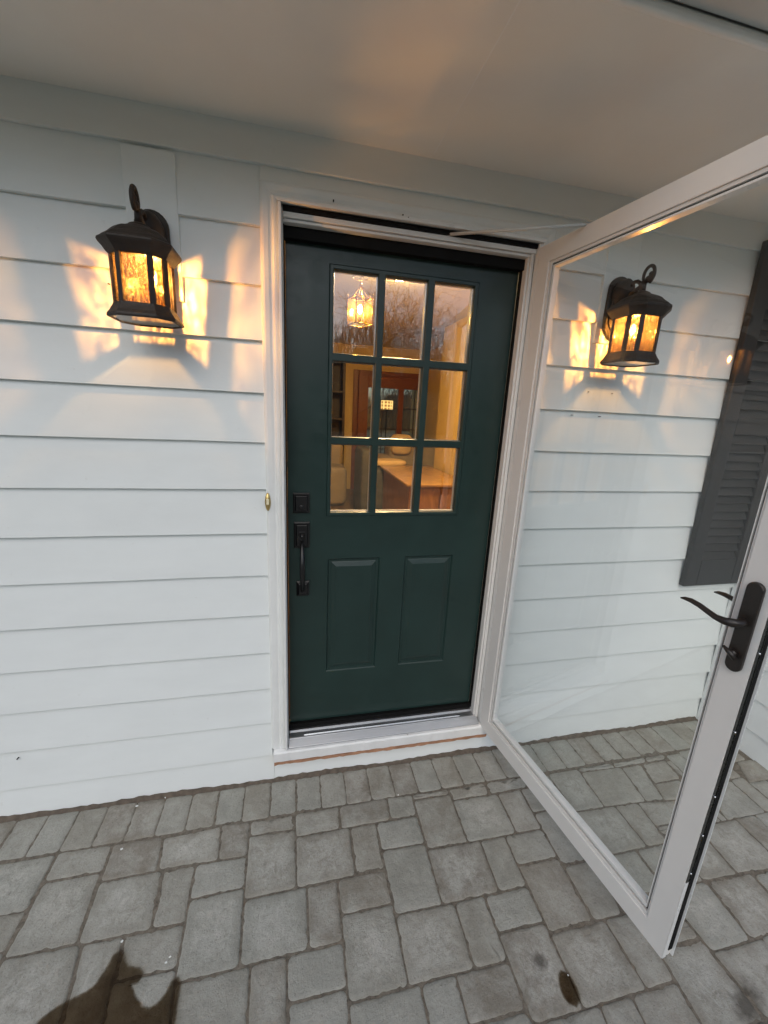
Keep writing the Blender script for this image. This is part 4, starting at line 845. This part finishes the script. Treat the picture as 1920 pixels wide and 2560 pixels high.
ta = [2*math.pi*k/20 for k in range(21)]; cg.tube([(PC[0]+0.05*math.cos(a), PC[1]+0.05*math.sin(a), 2.462) for a in ta], 0.0028, 6)
cg.build('cage', MT['brass'], pn)
mg = glass('pendant_glass', (1.0,0.86,0.52), 1.5, 0.12)
for k in range(4):
    a, b2 = Vector(c4[k]), Vector(c4[(k+1) % 4]); nn = Vector(((b2-a).y, -(b2-a).x)).normalized()*0.001
    MB().prism([tuple(a-nn), tuple(b2-nn), tuple(b2+nn), tuple(a+nn)], 2.204, 2.346, 'z').build('pendant_pane', mg, pn)
MB().lathe([(0.011,2.204),(0.011,2.262),(0.008,2.264)], PC, 12).build('candle_sleeve', MT['cream'], pn)
MB().ball((PC[0],PC[1],2.288), 0.013, 12, (1,1,1.9)).build('flame_bulb', glow('pendant_bulb', (1.0,0.72,0.30), PENDL), pn)
# unseen light disc added under the ceiling to brighten the yellow room
cf = thing('added_room_light', 'unseen round light added near the entry door to brighten the room', 'added light', (0.9, 1.9, 2.80), 0, 'unseen lights added to brighten the yellow room')
MB().lathe([(0.16,2.799),(0.16,2.775),(0.12,2.745),(0.02,2.735)], (0.9,1.9), 24).build('diffuser', glow('added_light_glow', (1.0,0.66,0.30), ROOML), cf, smooth=True)
cf2 = copy_tree(cf); cf2.location = (-0.9, 4.6, 2.80); cf2['label'] = 'unseen round light added over the beige loveseat'

# ================================================================== yard seen mirrored in the door panes: bare trees, hedgerow
MT['bark'] = paint('bark', (0.022,0.017,0.014), 0.9, 0.3, 6, 0.6, 30)
MT['twig'] = paint('brushwood', (0.040,0.030,0.022), 0.95, 0.3, 3)
def tree_mesh(seed, H=8.5, depth=7, spread=0.8):
    rn = random.Random(seed); trunk = MB(); crown = MB()
    def seg(mb, a, b_, r0, r1, n=4):
        r0 = max(r0, 0.0045); r1 = max(r1, 0.0035)
        d = (b_-a).normalized(); u = d.orthogonal().normalized(); w_ = d.cross(u)
        A = [a+(u*math.cos(t)+w_*math.sin(t))*r0 for t in [2*math.pi*k/n for k in range(n)]]; B_ = [b_+(u*math.cos(t)+w_*math.sin(t))*r1 for t in [2*math.pi*k/n for k in range(n)]]
        o = len(mb.v); mb.v += [tuple(x) for x in A+B_]
        for k in range(n): mb.f.append((o+k, o+(k+1) % n, o+n+(k+1) % n, o+n+k)); mb.sm.append(True)
    def grow(p, d, L, r, k):
        steps = 3; q = p
        for s in range(steps):
            d = (d+Vector((rn.gauss(0,.2), rn.gauss(0,.2), rn.gauss(0.02,.12)))).normalized(); q2 = q+d*L/steps
            r2 = r*(0.86 if k else 0.8); seg(trunk if k == 0 else crown, q, q2, r, r2, 6 if k < 2 else 3); q, r = q2, r2
            if k < depth and (s > 0 or k > 0):
                for _ in range(1 if k else 2):
                    if rn.random() < (0.85 if k < 5 else 0.45):
                        ax = d.orthogonal().normalized(); ax.rotate(Matrix.Rotation(rn.uniform(0, 6.28), 3, d)); nd = (d*rn.uniform(0.5,0.9)+ax*rn.uniform(0.5,0.9)*spread*1.5).normalized()
                        grow(q, nd, L*rn.uniform(0.55,0.75), r*0.55, k+1)
        if k < depth: grow(q, d, L*0.72, r*0.8, k+1)
    grow(Vector((0,0,0)), Vector((0,0,1)), H*0.27, H*0.013, 0)
    return trunk, crown
protos = []
for i, sd_ in enumerate((3, 8)):
    tr, cw = tree_mesh(sd_)
    t = thing('bare_tree', '', 'tree', (0,0,-0.06), 0, 'bare trees across the yard'); tr.build('trunk', MT['bark'], t, local=(0,0,-0.0), weld=False); cw.build('crown', MT['bark'], t, local=(0,0,0), weld=False); protos.append(t)
TP = [(1.6,-11.5,0,0.95),(5.0,-14,1,1.0),(7.6,-17,2,1.05),(3.2,-20,4,1.15),(10,-20,5,1.2),(0.0,-18,3,1.1),(-5,-14,1.0,1.2),(13,-16,2.0,1.2)]
for i, (x, y, rz, s_) in enumerate(TP):
    o = protos[i] if i < 2 else copy_tree(protos[i % 2]); o.location = (x, y, -0.06); o.rotation_euler = (0,0,rz); o.scale = (s_,)*3
    o['label'] = 'bare winter tree mirrored in the top door panes, across the yard'
# hedgerow of brushwood, too dense to count
hw_ = MB(); rn = random.Random(2)
for _ in range(16000):
    x = rn.uniform(-40, 45); y = rn.uniform(-34, -26); h = (6.6+1.3*math.sin(x*0.35)+0.8*math.sin(x*1.3+1))*rn.random()**0.5
    a = Vector((x, y, max(-0.05, h-rn.uniform(0.6,1.6)))); d = Vector((rn.gauss(0,.35), rn.gauss(0,.35), 1)).normalized()*rn.uniform(0.7,1.8); b_ = a+d; wv = Vector((0.02+0.02*rn.random(),0,0))
    o = len(hw_.v); hw_.v += [tuple(a-wv), tuple(a+wv), tuple(b_)]; hw_.f.append((o,o+1,o+2)); hw_.sm.append(False)
for x in range(-40, 46):   # the lumpy dark foot of the hedgerow
    h = 5.0+1.1*math.sin(x*0.35)+0.6*math.sin(x*1.3+1)
    hw_.ball((x, -31+rn.uniform(-1,1), h*0.38), 1.3, 7, (1.0,1.0,h*0.45))
struct(hw_.build('hedgerow', MT['twig'], weld=False), 'stuff')
h2 = bpy.data.objects['hedgerow'].copy(); C.objects.link(h2); h2.rotation_euler = (0,0,math.pi); h2.location = (0, 4, 0); h2.scale = (1, 1, 0.6); h2['kind'] = 'stuff'  # hedgerow copy added behind the house to dim the sky in the window
